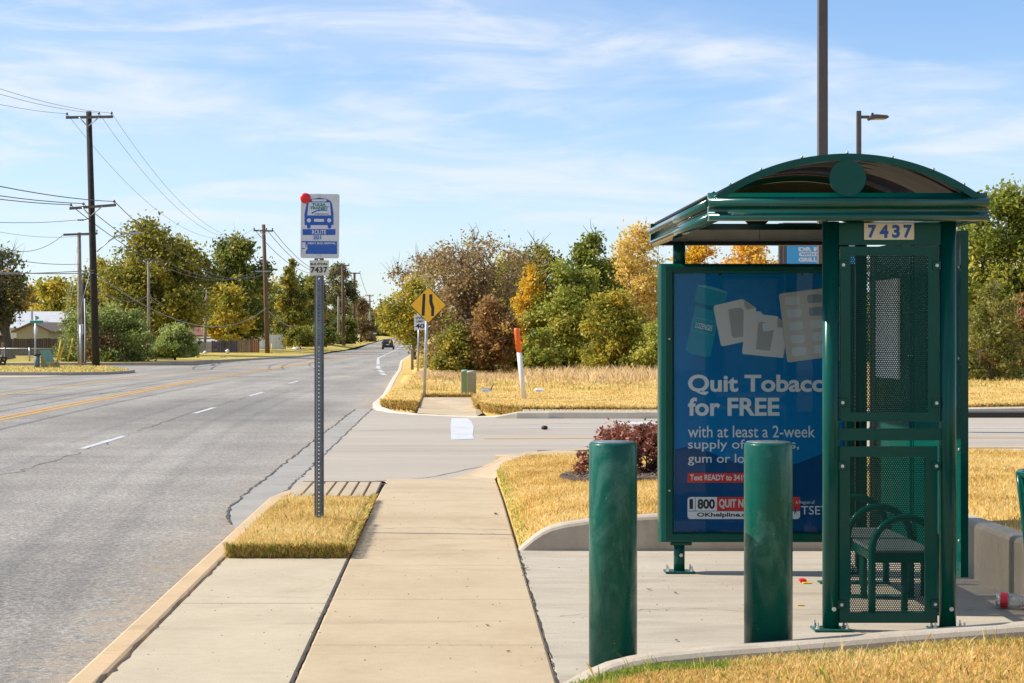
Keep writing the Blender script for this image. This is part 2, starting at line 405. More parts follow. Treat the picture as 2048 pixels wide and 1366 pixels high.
def m_planks(name, col, width=.14, axis='X', var=.25):
    m, t, b, o = newmat(name)
    tcn = nn(t, 'ShaderNodeTexCoord'); sx = nn(t, 'ShaderNodeSeparateXYZ'); lk(t, tcn.outputs['Object'], sx.inputs[0])
    d = nn(t, 'ShaderNodeMath', operation='DIVIDE'); lk(t, sx.outputs[axis], d.inputs[0]); d.inputs[1].default_value = width
    fl = nn(t, 'ShaderNodeMath', operation='FLOOR'); lk(t, d.outputs[0], fl.inputs[0])
    fr = nn(t, 'ShaderNodeMath', operation='FRACT'); lk(t, d.outputs[0], fr.inputs[0])
    wn = nn(t, 'ShaderNodeTexWhiteNoise'); wn.noise_dimensions = '1D'; lk(t, fl.outputs[0], wn.inputs['W'])
    c = ramp(t, wn.outputs['Value'], [(0, tuple(x * (1 - var) for x in col)), (1, tuple(x * (1 + var) for x in col))])
    c = mixc(t, 1., c, ramp(t, noise_fac(t, 3, 4, .6, (1, 1, .2)), [(.3, (.75, .75, .75)), (.7, (1.1, 1.1, 1.1))]), 'MULTIPLY')
    gap = nn(t, 'ShaderNodeMath', operation='LESS_THAN'); lk(t, fr.outputs[0], gap.inputs[0]); gap.inputs[1].default_value = .07
    c = mixc(t, gap.outputs[0], c, tuple(x * .25 for x in col))
    lk(t, c, b.inputs['Base Color']); b.inputs['Roughness'].default_value = .85
    return m

GREEN = (.0005, .066, .049)
M = {}
M['asphalt'] = m_asphalt()
M['walk'] = m_concrete('sidewalk concrete', (.535, .42, .272), (.42, .315, .19))
M['slab'] = m_concrete('pale slab concrete', (.53, .445, .315), (.43, .36, .25))
M['pad'] = m_concrete('grey pad concrete', (.50, .435, .34), (.35, .30, .235), 1.6, (.6, 2.2, 1))
M['kerb'] = m_concrete('kerb concrete', (.60, .43, .25), (.46, .34, .20))
M['wall'] = m_concrete('wall concrete', (.50, .43, .34), (.37, .315, .24), 2.5, (1, 1, .5))
M['sideroad'] = m_concrete('side road concrete', (.44, .385, .315), (.36, .315, .26), .5, (.12, 1, 1))
M['gutter'] = m_concrete('gutter concrete', (.36, .338, .30), (.27, .255, .23), 1.5)
M['kerb_far'] = m_concrete('far kerb concrete', (.68, .60, .47), (.55, .48, .37), 1.5)
M['sign_white'] = simple('reflective white sign sheeting', (.86, .86, .85), .35)
M['dark'] = simple('joint dirt', (.05, .042, .033), .95, var=.3, vscale=30)
M['brick'] = m_concrete('stamped brick', (.50, .40, .27), (.42, .33, .22), 2.)
M['crackmat'] = simple('tar crack', (.075, .073, .070), .9, var=.3, vscale=20)
M['white_line'] = m_concrete('worn white marking', (.58, .59, .60), (.46, .47, .48), 2., spots=False)
M['yellow_line'] = m_concrete('worn yellow marking', (.62, .34, .07), (.42, .29, .12), 2., spots=False)
M['turf'] = m_turf('dormant turf', ((.50, .31, .085), (.74, .49, .15), (.86, .64, .26)))
M['turf_far'] = m_turf('far dormant turf', ((.50, .33, .10), (.76, .52, .17), (.86, .66, .30)), .02)
M['turf_green'] = m_turf('green and tan turf', ((.40, .31, .07), (.64, .48, .13), (.78, .60, .22)), .13)
M['dirt'] = m_turf('dry ground', ((.22, .15, .07), (.36, .26, .12), (.46, .35, .18)), .05)
M['green'] = m_paint('green paint', GREEN, .24)
M['green_gloss'] = m_paint('glossy green rail paint', GREEN, .18)
M['green_gloss'].node_tree.nodes['Principled BSDF'].inputs['Coat Weight'].default_value = .7
M['green_worn'] = m_paint('scuffed green paint', (.001, .080, .058), .20, .34)
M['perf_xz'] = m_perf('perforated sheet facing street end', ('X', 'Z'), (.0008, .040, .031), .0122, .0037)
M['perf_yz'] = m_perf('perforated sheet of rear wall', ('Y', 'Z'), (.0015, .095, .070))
M['post'] = m_punched_post('punched steel post', (.16, .18, .20))
M['steel'] = simple('galvanised steel', (.42, .44, .46), .45, .7, .2, 10)
M['zinc'] = simple('zinc bolt', (.62, .62, .60), .4, .8)
M['alu'] = simple('brushed aluminium', (.58, .58, .57), .45, .6, .1, 6)
M['smoke'] = m_leafless('smoked roof sheet')
M['black'] = simple('black rubber', (.012, .012, .013), .6)
M['white'] = simple('white sign sheeting', (.66, .65, .63), .35, var=.05, vscale=6)
M['cream'] = simple('cream sign sheeting', (.70, .66, .52), .4, var=.05, vscale=10)
M['blue'] = simple('blue print', (.012, .085, .42), .35, var=.06)
M['blue_lt'] = simple('light blue print', (.03, .20, .56), .35)
M['teal'] = simple('teal print', (.01, .22, .24), .35)
M['ink'] = simple('black print', (.015, .015, .016), .45)
M['red'] = simple('red plastic', (.72, .012, .014), .3)
M['poster'] = simple('poster blue', (.003, .20, .50), .4, var=.12, vscale=2)
M['poster_dk'] = simple('poster navy', (.004, .075, .23), .4, var=.15, vscale=2)
M['poster_lt'] = simple('poster pale blue', (.10, .24, .42), .4, var=.15, vscale=2)
M['p_teal'] = simple('poster teal', (.025, .32, .48), .4)
M['p_teal_lt'] = simple('poster teal light', (.12, .46, .58), .4)
M['p_teal_dk'] = simple('poster teal dark', (.015, .20, .34), .4)
M['p_card'] = simple('poster card beige', (.74, .76, .74), .5)
M['p_card_dk'] = simple('poster card shadow', (.42, .45, .45), .5)
M['p_foil'] = simple('poster foil beige', (.62, .61, .57), .5)
M['p_gum'] = simple('poster gum', (.70, .76, .80), .5)
M['p_void'] = simple('poster empty blister', (.27, .36, .41), .5)
M['p_text'] = simple('poster white lettering', (.82, .87, .92), .5)
M['p_red'] = simple('poster red', (.72, .055, .05), .5)
M['glass'] = m_glass('poster glass', (.98, .99, .99), .01, 1.22)
M['wood_dark'] = simple('tarred pole wood', (.026, .021, .018), .9, var=.35, vscale=5, bumps=.3, bscale=30)
M['wood_brown'] = simple('brown pole wood', (.13, .075, .05), .9, var=.3, vscale=5, bumps=.3, bscale=30)
M['wood_grey'] = simple('weathered pole wood', (.27, .23, .18), .9, var=.3, vscale=5, bumps=.3, bscale=30)
M['arm_wood'] = simple('crossarm wood', (.14, .12, .10), .9, var=.3, vscale=5)
M['wire'] = simple('power cable', (.07, .075, .085), .6)
M['cable'] = simple('grey sheathed cable', (.22, .22, .22), .6)
M['insul'] = simple('porcelain', (.10, .10, .11), .3)
M['bronze'] = simple('bronze lamp pole paint', (.085, .068, .062), .45, var=.1, vscale=4)
M['lens'] = simple('lamp lens', (.55, .50, .42), .3)
M['bark'] = simple('tree bark', (.085, .065, .048), .95, var=.4, vscale=9, bumps=.5, bscale=25)
M['bark_grey'] = simple('grey twig bark', (.20, .16, .125), .95, var=.3, vscale=9)
M['sign_yellow'] = simple('yellow sign sheeting', (.93, .50, .012), .4, var=.06)
M['plastic_green'] = simple('pale green plastic', (.20, .36, .27), .5, var=.08)
M['plastic_grey'] = simple('grey green plastic', (.34, .36, .31), .5, var=.08)
M['orange'] = simple('orange plastic', (.78, .13, .02), .45)
M['marker_white'] = simple('white plastic', (.72, .70, .66), .45, var=.05)
M['yellow'] = simple('yellow guard plastic', (.75, .48, .04), .5)
M['wall_tan'] = simple('tan siding', (.40, .35, .23), .8, var=.06)
M['wall_white'] = simple('white siding', (.66, .66, .66), .7, var=.05)
M['roof_grey'] = simple('pale roof metal', (.50, .51, .53), .6, var=.1, vscale=3)
M['roof_brown'] = simple('brown shingles', (.17, .125, .10), .9, var=.25, vscale=8)
M['roof_red'] = simple('rusty roof', (.20, .085, .06), .85, var=.5, vscale=3)
M['fence_grey'] = m_planks('grey planks', (.30, .28, .27))
M['fence_plum'] = m_planks('plum planks', (.085, .075, .105))
M['fence_tan'] = m_planks('tan planks', (.26, .185, .125))
M['fence_rust'] = m_planks('rust planks', (.27, .115, .06))
M['fence_brown'] = m_planks('brown planks', (.085, .062, .046))
M['vinyl'] = m_planks('white vinyl boards', (.84, .86, .90), .18, 'X', .03)
M['car_dark'] = simple('dark car paint', (.012, .016, .024), .22, .0, coat=1.)
M['car_white'] = simple('white car paint', (.66, .67, .69), .25, coat=.8)
M['car_glass'] = simple('car glass', (.02, .025, .03), .08, spec=.8)
M['tail'] = simple('tail lamp red', (.35, .01, .012), .25)
M['plate'] = simple('number plate', (.7, .7, .72), .4)
M['mulch'] = simple('mulch', (.085, .060, .045), .95, var=.6, vscale=30, bumps=1., bscale=60)
M['bench_green'] = simple('faded green bench back', (.14, .30, .19), .6, var=.2, vscale=6)
M['bench_conc'] = simple('bench concrete', (.36, .32, .22), .85, var=.15)
M['street_green'] = simple('green street sign', (.01, .30, .20), .4)
M['bin_grey'] = simple('blue grey bin', (.11, .15, .19), .6)
M['pet'] = m_pet()
M['label_red'] = simple('red bottle label', (.62, .03, .05), .4)
M['sign_blue'] = simple('blue menu face', (.04, .33, .62), .4)
M['dead_leaf'] = simple('dead leaf', (.20, .115, .05), .8, var=.3)
for k_ in list(M):
    if k_.startswith(('poster', 'p_')): M[k_].node_tree.nodes['Principled BSDF'].inputs['Specular IOR Level'].default_value = .08
L = {}
L['olive'] = m_leaf('olive leaves', [(0, (.08, .095, .016)), (.45, (.26, .25, .038)), (.75, (.46, .40, .065)), (1, (.70, .52, .09))])
L['green'] = m_leaf('green leaves', [(0, (.07, .10, .014)), (.4, (.22, .26, .035)), (.7, (.40, .41, .065)), (.9, (.62, .60, .14)), (1, (.68, .58, .11))])
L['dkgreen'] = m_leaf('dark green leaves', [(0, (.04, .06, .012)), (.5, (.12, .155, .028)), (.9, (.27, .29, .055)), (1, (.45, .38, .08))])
L['yellow'] = m_leaf('yellow leaves', [(0, (0.280, 0.228, 0.032)), (.45, (0.630, 0.438, 0.044)), (.8, (0.920, 0.595, 0.052)), (1, (0.920, 0.455, 0.035))])
L['orange'] = m_leaf('orange leaves', [(0, (0.350, 0.228, 0.052)), (.4, (0.770, 0.438, 0.061)), (.8, (0.920, 0.630, 0.105)), (1, (0.920, 0.840, 0.315))])
L['gold'] = m_leaf('pale gold leaves', [(0, (0.350, 0.263, 0.070)), (.5, (0.840, 0.595, 0.158)), (1, (0.920, 0.875, 0.350))])
L['brown'] = m_leaf('brown leaves', [(0, (.09, .06, .03)), (.35, (.26, .175, .075)), (.6, (.44, .30, .13)), (.8, (.62, .46, .22)), (.9, (.42, .40, .07)), (1, (.30, .32, .05))])
L['rust'] = m_leaf('rust leaves', [(0, (.14, .075, .03)), (.45, (.36, .20, .075)), (.75, (.60, .36, .11)), (.9, (.74, .54, .14)), (1, (.50, .46, .07))])
L['ygreen'] = m_leaf('yellow green leaves', [(0, (.12, .14, .02)), (.4, (.34, .33, .045)), (.75, (.62, .48, .06)), (1, (.80, .56, .08))])
L['red_mix'] = m_leaf('green red leaves', [(0, (.10, .12, .025)), (.4, (.26, .27, .055)), (.75, (.46, .38, .12)), (.9, (.52, .20, .07)), (1, (.50, .12, .06))])
L['bush'] = m_leaf('juniper leaves', [(0, (.07, .09, .02)), (.5, (.24, .29, .065)), (1, (.54, .58, .19))])
L['barberry'] = m_leaf('barberry leaves', [(0, (.09, .032, .022)), (.5, (.29, .10, .06)), (.85, (.46, .20, .12)), (1, (.62, .38, .22))], .25)
L['grey'] = m_leaf('grey green leaves', [(0, (.06, .065, .03)), (.5, (.17, .17, .06)), (1, (.42, .38, .14))])
G_STRAW = m_leaf('straw blades', [(0, (.46, .28, .07)), (.35, (.83, .58, .19)), (.7, (.92, .71, .33)), (.88, (.92, .76, .40)), (.91, (.40, .44, .07)), (1, (.22, .36, .04))], .42)
G_TALL = m_leaf('tall dry grass', [(0, (.50, .34, .15)), (.5, (.76, .56, .29)), (1, (.88, .72, .45))], .42)

# ------------------------------------------------------------------ ground, road, pavements
def strip(name, pts_l, pts_r, zf, mat):
    mb = MB(); n = len(pts_l)
    vs = [(p[0], p[1], zf(p[0], p[1])) for p in pts_l] + [(p[0], p[1], zf(p[0], p[1])) for p in pts_r]
    mb.add(vs, [(i, n + i, n + i + 1, i + 1) for i in range(n - 1)])
    return structure(mb, name, mat)
Ys = [-60, 0, 20, 40, 60, 80, 100, 120, 140, 160, 180, 200, 225, 250, 277, 310, 350, 400, 460, 520, 600, 700, 900]
XL = [(0, -14.2), (121, -14.0), (145, -12.4), (173, -12.8), (240, -14.4), (340, -16.2), (450, -17), (600, -13), (900, 10)]
XR = [(0, -1.70), (44, -1.70), (76, -2.3), (110, -3.2), (200, -4.2), (300, -6.0), (450, -9), (600, -5), (900, 18)]
mb = MB(); gy = Ys[:-1] + [900, 1500, 3000]; gxs = [-1500, -300, -60, 0, 60, 300, 1500]
mb.add([(x, y, zt(y) - .16) for y in gy for x in gxs],
       [(j * 7 + i, j * 7 + i + 1, (j + 1) * 7 + i + 1, (j + 1) * 7 + i) for j in range(len(gy) - 1) for i in range(6)])
structure(mb, 'ground', M['dirt'])
yl = [y for y in Ys]
strip('road', [((-70 if y < 97 else interp(y, XL) - .3), y) for y in [-60, 0, 20, 40, 60, 80, 96.9, 97] + Ys[6:]],
      [(interp(y, XR) + .25, y) for y in [-60, 0, 20, 40, 60, 80, 96.9, 97] + Ys[6:]], lambda x, y: zt(y), M['asphalt'])

def jit_line(name, pts, w, z_off, mat, seed=0, jit=.02, step=.25, zf=None, wj=.6):
    rng = random.Random(seed); P = []
    for (a, b) in zip(pts[:-1], pts[1:]):
        L_ = math.hypot(b[0] - a[0], b[1] - a[1]); n = max(1, int(L_ / step))
        for k in range(n): P.append((a[0] + (b[0] - a[0]) * k / n, a[1] + (b[1] - a[1]) * k / n))
    P.append(pts[-1]); mb = MB(); l = []; r = []
    for i, p in enumerate(P):
        q = P[min(i + 1, len(P) - 1)]; o = P[max(i - 1, 0)]; d = Vector((q[0] - o[0], q[1] - o[1])); d.normalize(); nx = Vector((-d.y, d.x))
        j = rng.gauss(0, jit); ww = w * (1 - wj / 2 + wj * rng.random()) / 2; z = (zf(p[0], p[1]) if zf else zt(p[1])) + z_off
        l.append((p[0] + nx.x * (j + ww), p[1] + nx.y * (j + ww), z)); r.append((p[0] + nx.x * (j - ww), p[1] + nx.y * (j - ww), z))
    n = len(P); mb.add(l + r, [(i, n + i, n + i + 1, i + 1) for i in range(n - 1)])
    return structure(mb, name, mat)
# markings
def road_x(base, Y): return base + interp(Y, [(0, 0), (100, 0), (180, -1.2), (277, -2.8), (350, -3.9), (450, -4.9), (600, -1.0), (900, 22)])
Yd = [0, 10, 20, 30, 40, 50, 60, 70, 80, 100, 118, 140, 160, 180, 210, 240, 277, 310, 350, 400, 450]
jit_line('road_marking', [(road_x(-8.78, y), y) for y in Yd], .13, .004, M['yellow_line'], 1, .006, .8, wj=.3)
jit_line('road_marking', [(road_x(-9.02, y), y) for y in Yd], .13, .004, M['yellow_line'], 2, .006, .8, wj=.3)
jit_line('road_marking', [(-12.1, 20), (-12.1, 50), (-11.6, 80), (-10.6, 120), (-9.75, 150)], .13, .004, M['yellow_line'], 3, .006, .8, wj=.5)
for k, (y0, y1) in enumerate([(25.7, 28.8), (36.6, 39.4), (46.2, 49.2), (57, 60), (68, 71)]):
    jit_line('road_marking', [(-5.45 + .004 * (y0 - 26), y0), (-5.40 + .004 * (y0 - 26), y1)], .11, .004, M['white_line'], 10 + k, .003, .3, wj=.3)
wl = [(interp(y, [(139, -5.9), (277, -8.7), (350, -9.6), (450, -11.0)]), y) for y in (139, 160, 180, 210, 240, 277, 310, 350, 400, 450)]
jit_line('road_marking', wl, .16, .004, M['white_line'], 20, .004, 2., wj=.2)
jit_line('road_marking', [(-5.9, 139), (-4.3, 101)], .18, .0045, M['white_line'], 21, .02, 1., wj=.3)
for k, (a, b) in enumerate([((-4.1, 96), (-3.6, 86)), ((-3.4, 82), (-3.05, 76)), ((-2.95, 74), (-2.75, 70))]):
    jit_line('road_marking', [a, b], .2, .004, M['white_line'], 22 + k, .03, 1., wj=.4)
# cracks and tar seams
jit_line('road_crack', [(-2.0, 15.7), (-2.2, 17.1), (-2.19, 26), (-2.14, 38.6)], .022, .009, M['crackmat'], 30, .013, .15, wj=1.3)
jit_line('road_crack', [(-1.80, 18.2), (-1.78, 38.6)], .022, .009, M['crackmat'], 31, .012, .15, wj=1.3)
jit_line('road_crack', [(-5.6, 12), (-5.35, 24), (-5.5, 36), (-5.2, 60)], .014, .003, M['crackmat'], 32, .05, .3, wj=1.5)
jit_line('road_crack', [(-7.2, 24), (-5.4, 24.3), (-4.6, 24)], .012, .003, M['crackmat'], 33, .06, .3, wj=1.5)
jit_line('road_crack', [(-13, 47), (-9.6, 47.6), (-8.9, 54)], .06, .003, M['crackmat'], 34, .06, .5, wj=1.4)
jit_line('road_crack', [(-16, 44), (-8.8, 43.5)], .05, .003, M['crackmat'], 35, .08, .5, wj=1.4)
jit_line('road_crack', [(-14.6, 112), (-13.3, 96), (-13.5, 90)], .18, .003, M['crackmat'], 36, .1, 1.5, wj=1.)
jit_line('road_crack', [(-14.6, 112), (-9, 110), (-4, 108)], .20, .003, M['crackmat'], 37, .1, 1.5, wj=1.)
jit_line('road_crack', [(-12, 66), (-7, 68)], .07, .003, M['crackmat'], 38, .1, 1.0, wj=1.)
jit_line('road_crack', [(-6.2, 52), (-4, 51), (-2, 52)], .05, .003, M['crackmat'], 39, .1, 1.0, wj=1.)
# gutter band of concrete beside the side road
strip('gutter', [(-1.86, 15.0), (-2.0, 15.9), (-2.2, 17.2), (-2.19, 26), (-2.14, 38.6)], [(-1.79, 14.6), (-1.79, 15.9), (-1.79, 17.2), (-1.79, 26), (-1.77, 38.6)], lambda x, y: -.126, M['gutter'])

# side road of concrete on the right
near_edge = [(-1.79, 17.4), (-1.66, 18.4), (-1.2, 19.2), (-.73, 19.75), (-.1, 20.0), (.2, 20.8), (.5, 21.9), (.72, 22.45), (1.02, 22.95), (1.94, 23.7), (3.2, 23.95), (14, 24.1), (60, 24.6)]
far_edge = [(-1.79, 38.2), (-1.6, 37.6), (-1.2, 36.6), (-.73, 35.9), (.0, 35.3), (.485, 34.95), (.9, 34.7), (1.3, 34.5), (2.2, 34.4), (3.6, 34.4), (7, 34.6), (14, 36.4), (60, 38)]
mb = MB(); n = len(near_edge)
rows = [[(a[0], a[1] + (b[1] - a[1]) * t, (-.124 if t > .0 else -.118)) for a, b in zip(near_edge, far_edge)] for t in (0, .04, .1, .3, .5, .7, .9, 1)]
mb.add([v for r in rows for v in r], [(k * n + i, k * n + i + 1, (k + 1) * n + i + 1, (k + 1) * n + i) for k in range(7) for i in range(n - 1)])
structure(mb, 'side_road', M['sideroad'])
zs = lambda x, y: -.124
jit_line('side_road_marking', [(.45, 30.9), (1.6, 30.95), (60, 31.6)], .15, .004, M['white_line'], 40, .004, .5, zs, .3)
jit_line('side_road_marking', [(.5, 28.0), (3, 28.15), (60, 28.8)], .13, .004, M['yellow_line'], 41, .004, .5, zs, .3)
mb = MB(); bar = [(-.02, 34.5), (.30, 34.5), (.36, 33.2), (.385, 31.5), (.355, 30), (.335, 28.9), (.345, 27.9), (-.02, 27.7), (-.03, 30), (-.035, 32)]
mb.add([(x, y, -.12) for x, y in bar], [tuple(range(len(bar)))]); structure(mb, 'side_road_marking', M['white_line'])
mb = MB()
for poly in ([(1.5, 32.6), (2.9, 32.95), (2.9, 32.75)], [(2.95, 32.3), (3.2, 33.1), (4.6, 33.2), (5.4, 32.6), (4.4, 32.2)], [(2.2, 29.9), (5, 29.8), (5, 29.6)]):
    mb.add([(x, y, -.12) for x, y in poly], [tuple(range(len(poly)))])
structure(mb, 'side_road_marking', M['white_line'])
jit_line('side_road_joint', [(-1.7, 19.5), (-.3, 20.6), (.1, 21.6), (.5, 22.6), (1.0, 23.6), (2.4, 24.6)], .02, .002, M['dark'], 43, .01, .2, zs, 1.)
jit_line('side_road_joint', [(2, 24.6), (14, 25.2)], .015, .002, M['dark'], 44, .01, .3, zs, 1.)
jit_line('side_road_joint', [(-1.4, 30.2), (4, 33.9)], .012, .002, M['dark'], 45, .01, .3, zs, 1.)

# pavement: dirt bed under the joints, then slabs
mb = MB(); mb.box(-1.64, .5, -1, 17.3, -.3, -.022); mb.box(-1.5, .5, 17.3, 19.3, -.4, -.16); structure(mb, 'pavement_bed', M['dark'])
def walk_z(y): return interp(y, [(0, 0), (17.2, 0), (19.65, -.05), (21, -.118)])
rng = random.Random(5)
mb = MB(); joints = [-1.69 + 1.5245 * k for k in range(15)]
for a, b in zip(joints[:-1], joints[1:]):
    if b > 19.4: b = 19.62
    if a > 19.3: continue
    g = .006; x0, x1 = -.727, .478
    zz = [walk_z(a + g), walk_z(b - g)]
    top = [(x0, a + g, zz[0]), (x1, a + g, zz[0]), (x1, b - g, zz[1]), (x0, b - g, zz[1])]
    e = .012
    inn = [(x0 + e, a + g + e, zz[0]), (x1 - e, a + g + e, zz[0]), (x1 - e, b - g - e, zz[1]), (x0 + e, b - g - e, zz[1])]
    out = [(p[0], p[1], p[2] - .007) for p in top]; low = [(p[0], p[1], p[2] - .1) for p in top]
    mb.add(inn + out + low, [(0, 1, 2, 3)] + [(i, i + 4, (i + 1) % 4 + 4, (i + 1) % 4) for i in range(4)] + [(i + 4, i + 8, (i + 1) % 4 + 8, (i + 1) % 4 + 4) for i in range(4)])
# ramp flare that joins the side road
fl = [(-.727, 19.60, -.051), (.478, 19.60, -.051), (.60, 20.7, .0), (.80, 21.4, .004), (1.05, 21.95, .006), (1.12, 22.9, .006), (1.02, 22.9, .004), (.72, 22.4, -.01), (.5, 21.86, -.07), (.2, 20.78, -.112), (-.1, 19.98, -.114), (-.727, 19.74, -.114)]
mb.add([(x, y, z + .002) for x, y, z in fl], [(0, 1, 10, 11), (1, 2, 9, 10), (2, 3, 8, 9), (3, 4, 7, 8), (4, 5, 6, 7)])
structure(mb, 'sidewalk', M['walk'])
mb = MB()
for (a, b) in ((-1, 3.4), (3.41, 6.9), (6.91, 10.35), (10.36, 12.46)):
    mb.box(-1.612, -.742, a + .004, b - .004, -.1, .0, .008)
structure(mb, 'pavement', M['slab'])
mb = MB(); mb.box(.487, 3.4, 7.9, 12.93, -.12, -.002, .006); structure(mb, 'shelter_pad', M['pad'])
jit_line('pavement_joint', [(.482, 4), (.484, 12.9)], .009, .0015, M['dark'], 50, .004, .08, lambda x, y: 0, 1.5)
jit_line('pavement_joint', [(-.735, 4), (-.735, 12.4)], .008, .0015, M['dark'], 51, .003, .08, lambda x, y: 0, 1.)
jit_line('pavement_joint', [(-1.618, 5), (-1.618, 12.5)], .012, .0015, M['dark'], 52, .009, .11, lambda x, y: 0, 1.8)
jit_line('pavement_crack', [(.6, 9.9), (1.3, 10.2), (2.0, 9.95), (3.2, 10.15)], .004, .0002, M['dark'], 61, .01, .05, lambda x, y: 0, 1.6)
jit_line('pavement_crack', [(-.7, 14.2), (-.2, 14.32), (.45, 14.15)], .006, .0012, M['dark'], 62, .01, .05, lambda x, y: 0, 1.6)
# street kerb
def kerb(path, w, zb, mat, name, r=.025):
    mb = MB()
    def prof(i):
        zt_ = path[i][2]
        return [(-w / 2, zb), (-w / 2, zt_ - r), (-w / 2 + r * .3, zt_ - r * .3), (-w / 2 + r, zt_), (w / 2 - r, zt_), (w / 2 - r * .3, zt_ - r * .3), (w / 2, zt_ - r), (w / 2, zb)]
    mb.sweep(path, prof)
    return mb, name, mat
def kerb_struct(*a): mb, n, m = kerb(*a); return structure(mb, n, m)
kerb_struct([(-1.70, y, 0.003) for y in (-1, 4, 8, 12, 15)] + [(-1.70, 17, 0.0), (-1.66, 17.9, -.03), (-1.52, 18.6, -.07), (-1.3, 19.1, -.108)], .15, -.3, M['kerb'], 'kerb')
# kerb of the near side of the side road
nk = [(-1.1, 19.34, -.114), (-.73, 19.79, -.114), (-.1, 20.04, -.114), (.2, 20.84, -.108), (.5, 21.94, -.06), (.72, 22.49, .002), (1.02, 22.99, .012), (1.94, 23.74, .013), (3.2, 23.99, .013), (14, 24.14, .013), (60, 24.64, .013)]
kerb_struct(nk, .15, -.3, M['kerb'], 'kerb')
fk = [(interp(y, XR) + .02, y, zt(y) + .13) for y in (200, 150, 110, 90, 76, 60, 50, 44, 41)] + [(-1.72, 39.5, -.02), (-1.6, 38.1, -.05), (-1.25, 37.0, -.1), (-.73, 36.1, -.112), (.0, 35.5, -.112), (.485, 35.1, -.112), (.9, 34.85, -.09), (1.3, 34.68, .0), (1.9, 34.55, .01), (3.6, 34.5, .01), (7, 34.7, .01), (14, 36.5, .03), (60, 38.1, .03)]
kerb_struct(fk, .16, -1.6, M['kerb_far'], 'kerb')
# stamped brick borders
def bricks(name, path, depth, blen, z):
    mb = MB()
    for i in range(len(path) - 1):
        a = Vector(path[i]); b = Vector(path[i + 1]); d = (b - a); L_ = d.length; d.normalize(); nrm = Vector((-d.y, d.x)); n = max(1, int(L_ / blen)); s = L_ / n
        for k in range(n):
            p0 = a + d * (s * k + .008); p1 = a + d * (s * (k + 1) - .008)
            q = [p0, p1, p1 + nrm * depth, p0 + nrm * depth]
            c = sum((Vector(v) for v in q), Vector((0, 0))) / 4
            ins = [c + (v - c) * .9 for v in q]
            vs = [(v.x, v.y, z) for v in ins] + [(v.x, v.y, z - .012) for v in q] + [(v.x, v.y, z - .06) for v in q]
            mb.add(vs, [(0, 1, 2, 3)] + [(i_, i_ + 4, (i_ + 1) % 4 + 4, (i_ + 1) % 4) for i_ in range(4)] + [(i_ + 4, i_ + 8, (i_ + 1) % 4 + 8, (i_ + 1) % 4 + 4) for i_ in range(4)])
    return structure(mb, name, M['brick'])
bricks('brick_border', [(-1.60, 16.66), (-.75, 16.66)], 2.05, .115, .003)
bricks('brick_border', [(1.12, 22.0), (1.4, 22.3), (2.0, 22.66), (3.2, 22.9), (9, 22.95)], .82, .14, .012)
bricks('brick_border', [(1.4, 34.75), (3.6, 34.72), (7, 34.9), (13.8, 36.7)], .5, .14, .02)
mb = MB()
for x0, x1, y0, y1 in ((-1.6, -.74, 16.6, 18.7),): mb.box(x0, x1, y0, y1, -.2, -.03)
mb.box(1.15, 9, 22.2, 23.8, -.3, -.02); mb.box(1.4, 13.5, 34.72, 35.3, -.3, -.02); structure(mb, 'paving_bed', M['dark'])

mb = MB(); mb.add([(-1.6, 18.72, .0), (-.735, 18.72, .0), (-.735, 19.72, -.112), (-1.25, 19.2, -.112), (-1.6, 18.75, -.08)], [(0, 1, 2, 3, 4)]); structure(mb, 'pavement', M['walk'])
# ------------------------------------------------------------------ lawns
def grid_sheet(name, xs, ylo, yhi, ny, zf, mat, skirt=.12):
    mb = MB(); nx = len(xs); vs = []
    for j in range(ny + 1):
        for x in xs:
            a, b = ylo(x), yhi(x); y = a + (b - a) * j / ny; vs.append((x, y, zf(x, y)))
    fs = [(j * nx + i, j * nx + i + 1, (j + 1) * nx + i + 1, (j + 1) * nx + i) for j in range(ny) for i in range(nx - 1)]
    border = [i for i in range(nx)] + [j * nx + nx - 1 for j in range(1, ny + 1)] + [ny * nx + i for i in range(nx - 2, -1, -1)] + [j * nx for j in range(ny - 1, 0, -1)]
    o = len(vs); vs += [(vs[i][0], vs[i][1], vs[i][2] - skirt) for i in border]; n = len(border)
    fs += [(border[k], o + k, o + (k + 1) % n, border[(k + 1) % n]) for k in range(n)]
    mb.add(vs, fs, True)
    return structure(mb, name, mat)
WALL_TOP = [(.48, .0), (.6, .10), (.72, .166), (1.0, .22), (1.5, .257), (3.4, .36), (8, .38), (30, .42)]
def zl(x, y):       # lawn behind and beside the shelter
    w = max(.02, interp(x, WALL_TOP) - .012); g = interp(y, [(4, 1), (13, 1), (15, .95), (20, .32), (23, .12)])
    return w * g + .01 * math.sin(3 * x + 1.7 * y) * (1 if x > .8 else 0)
yback = lambda x: interp(x, [(.48, 19.7), (.6, 20.8), (.95, 21.75), (1.35, 22.22), (2, 22.6), (3.2, 22.83), (30, 22.9)])
grid_sheet('lawn', list(np.linspace(.50, .8, 5)) + list(np.linspace(.95, 3.56, 14)), lambda x: 12.98, yback, 40, zl, M['turf'])
grid_sheet('lawn', [3.56, 3.8, 4.2, 5, 6, 8, 12, 20, 40], lambda x: 3.0, yback, 40, zl, M['turf'])
def zc(x, y):       # lawn in front of the low wall, bottom right
    return interp(x, [(.5, .0), (.7, .03), (.95, .07), (1.46, .105), (2.65, .20), (3.5, .28), (6, .33)]) * interp(y, [(3, .75), (7, .9), (8.0, 1)]) + .006 * math.sin(9 * x + 4 * y)
grid_sheet('lawn', list(np.linspace(.5, 3.55, 26)), lambda x: 2.0, lambda x: interp(x, [(.5, 7.93), (.72, 8.03), (3.6, 8.03)]), 14, zc, M['turf'])
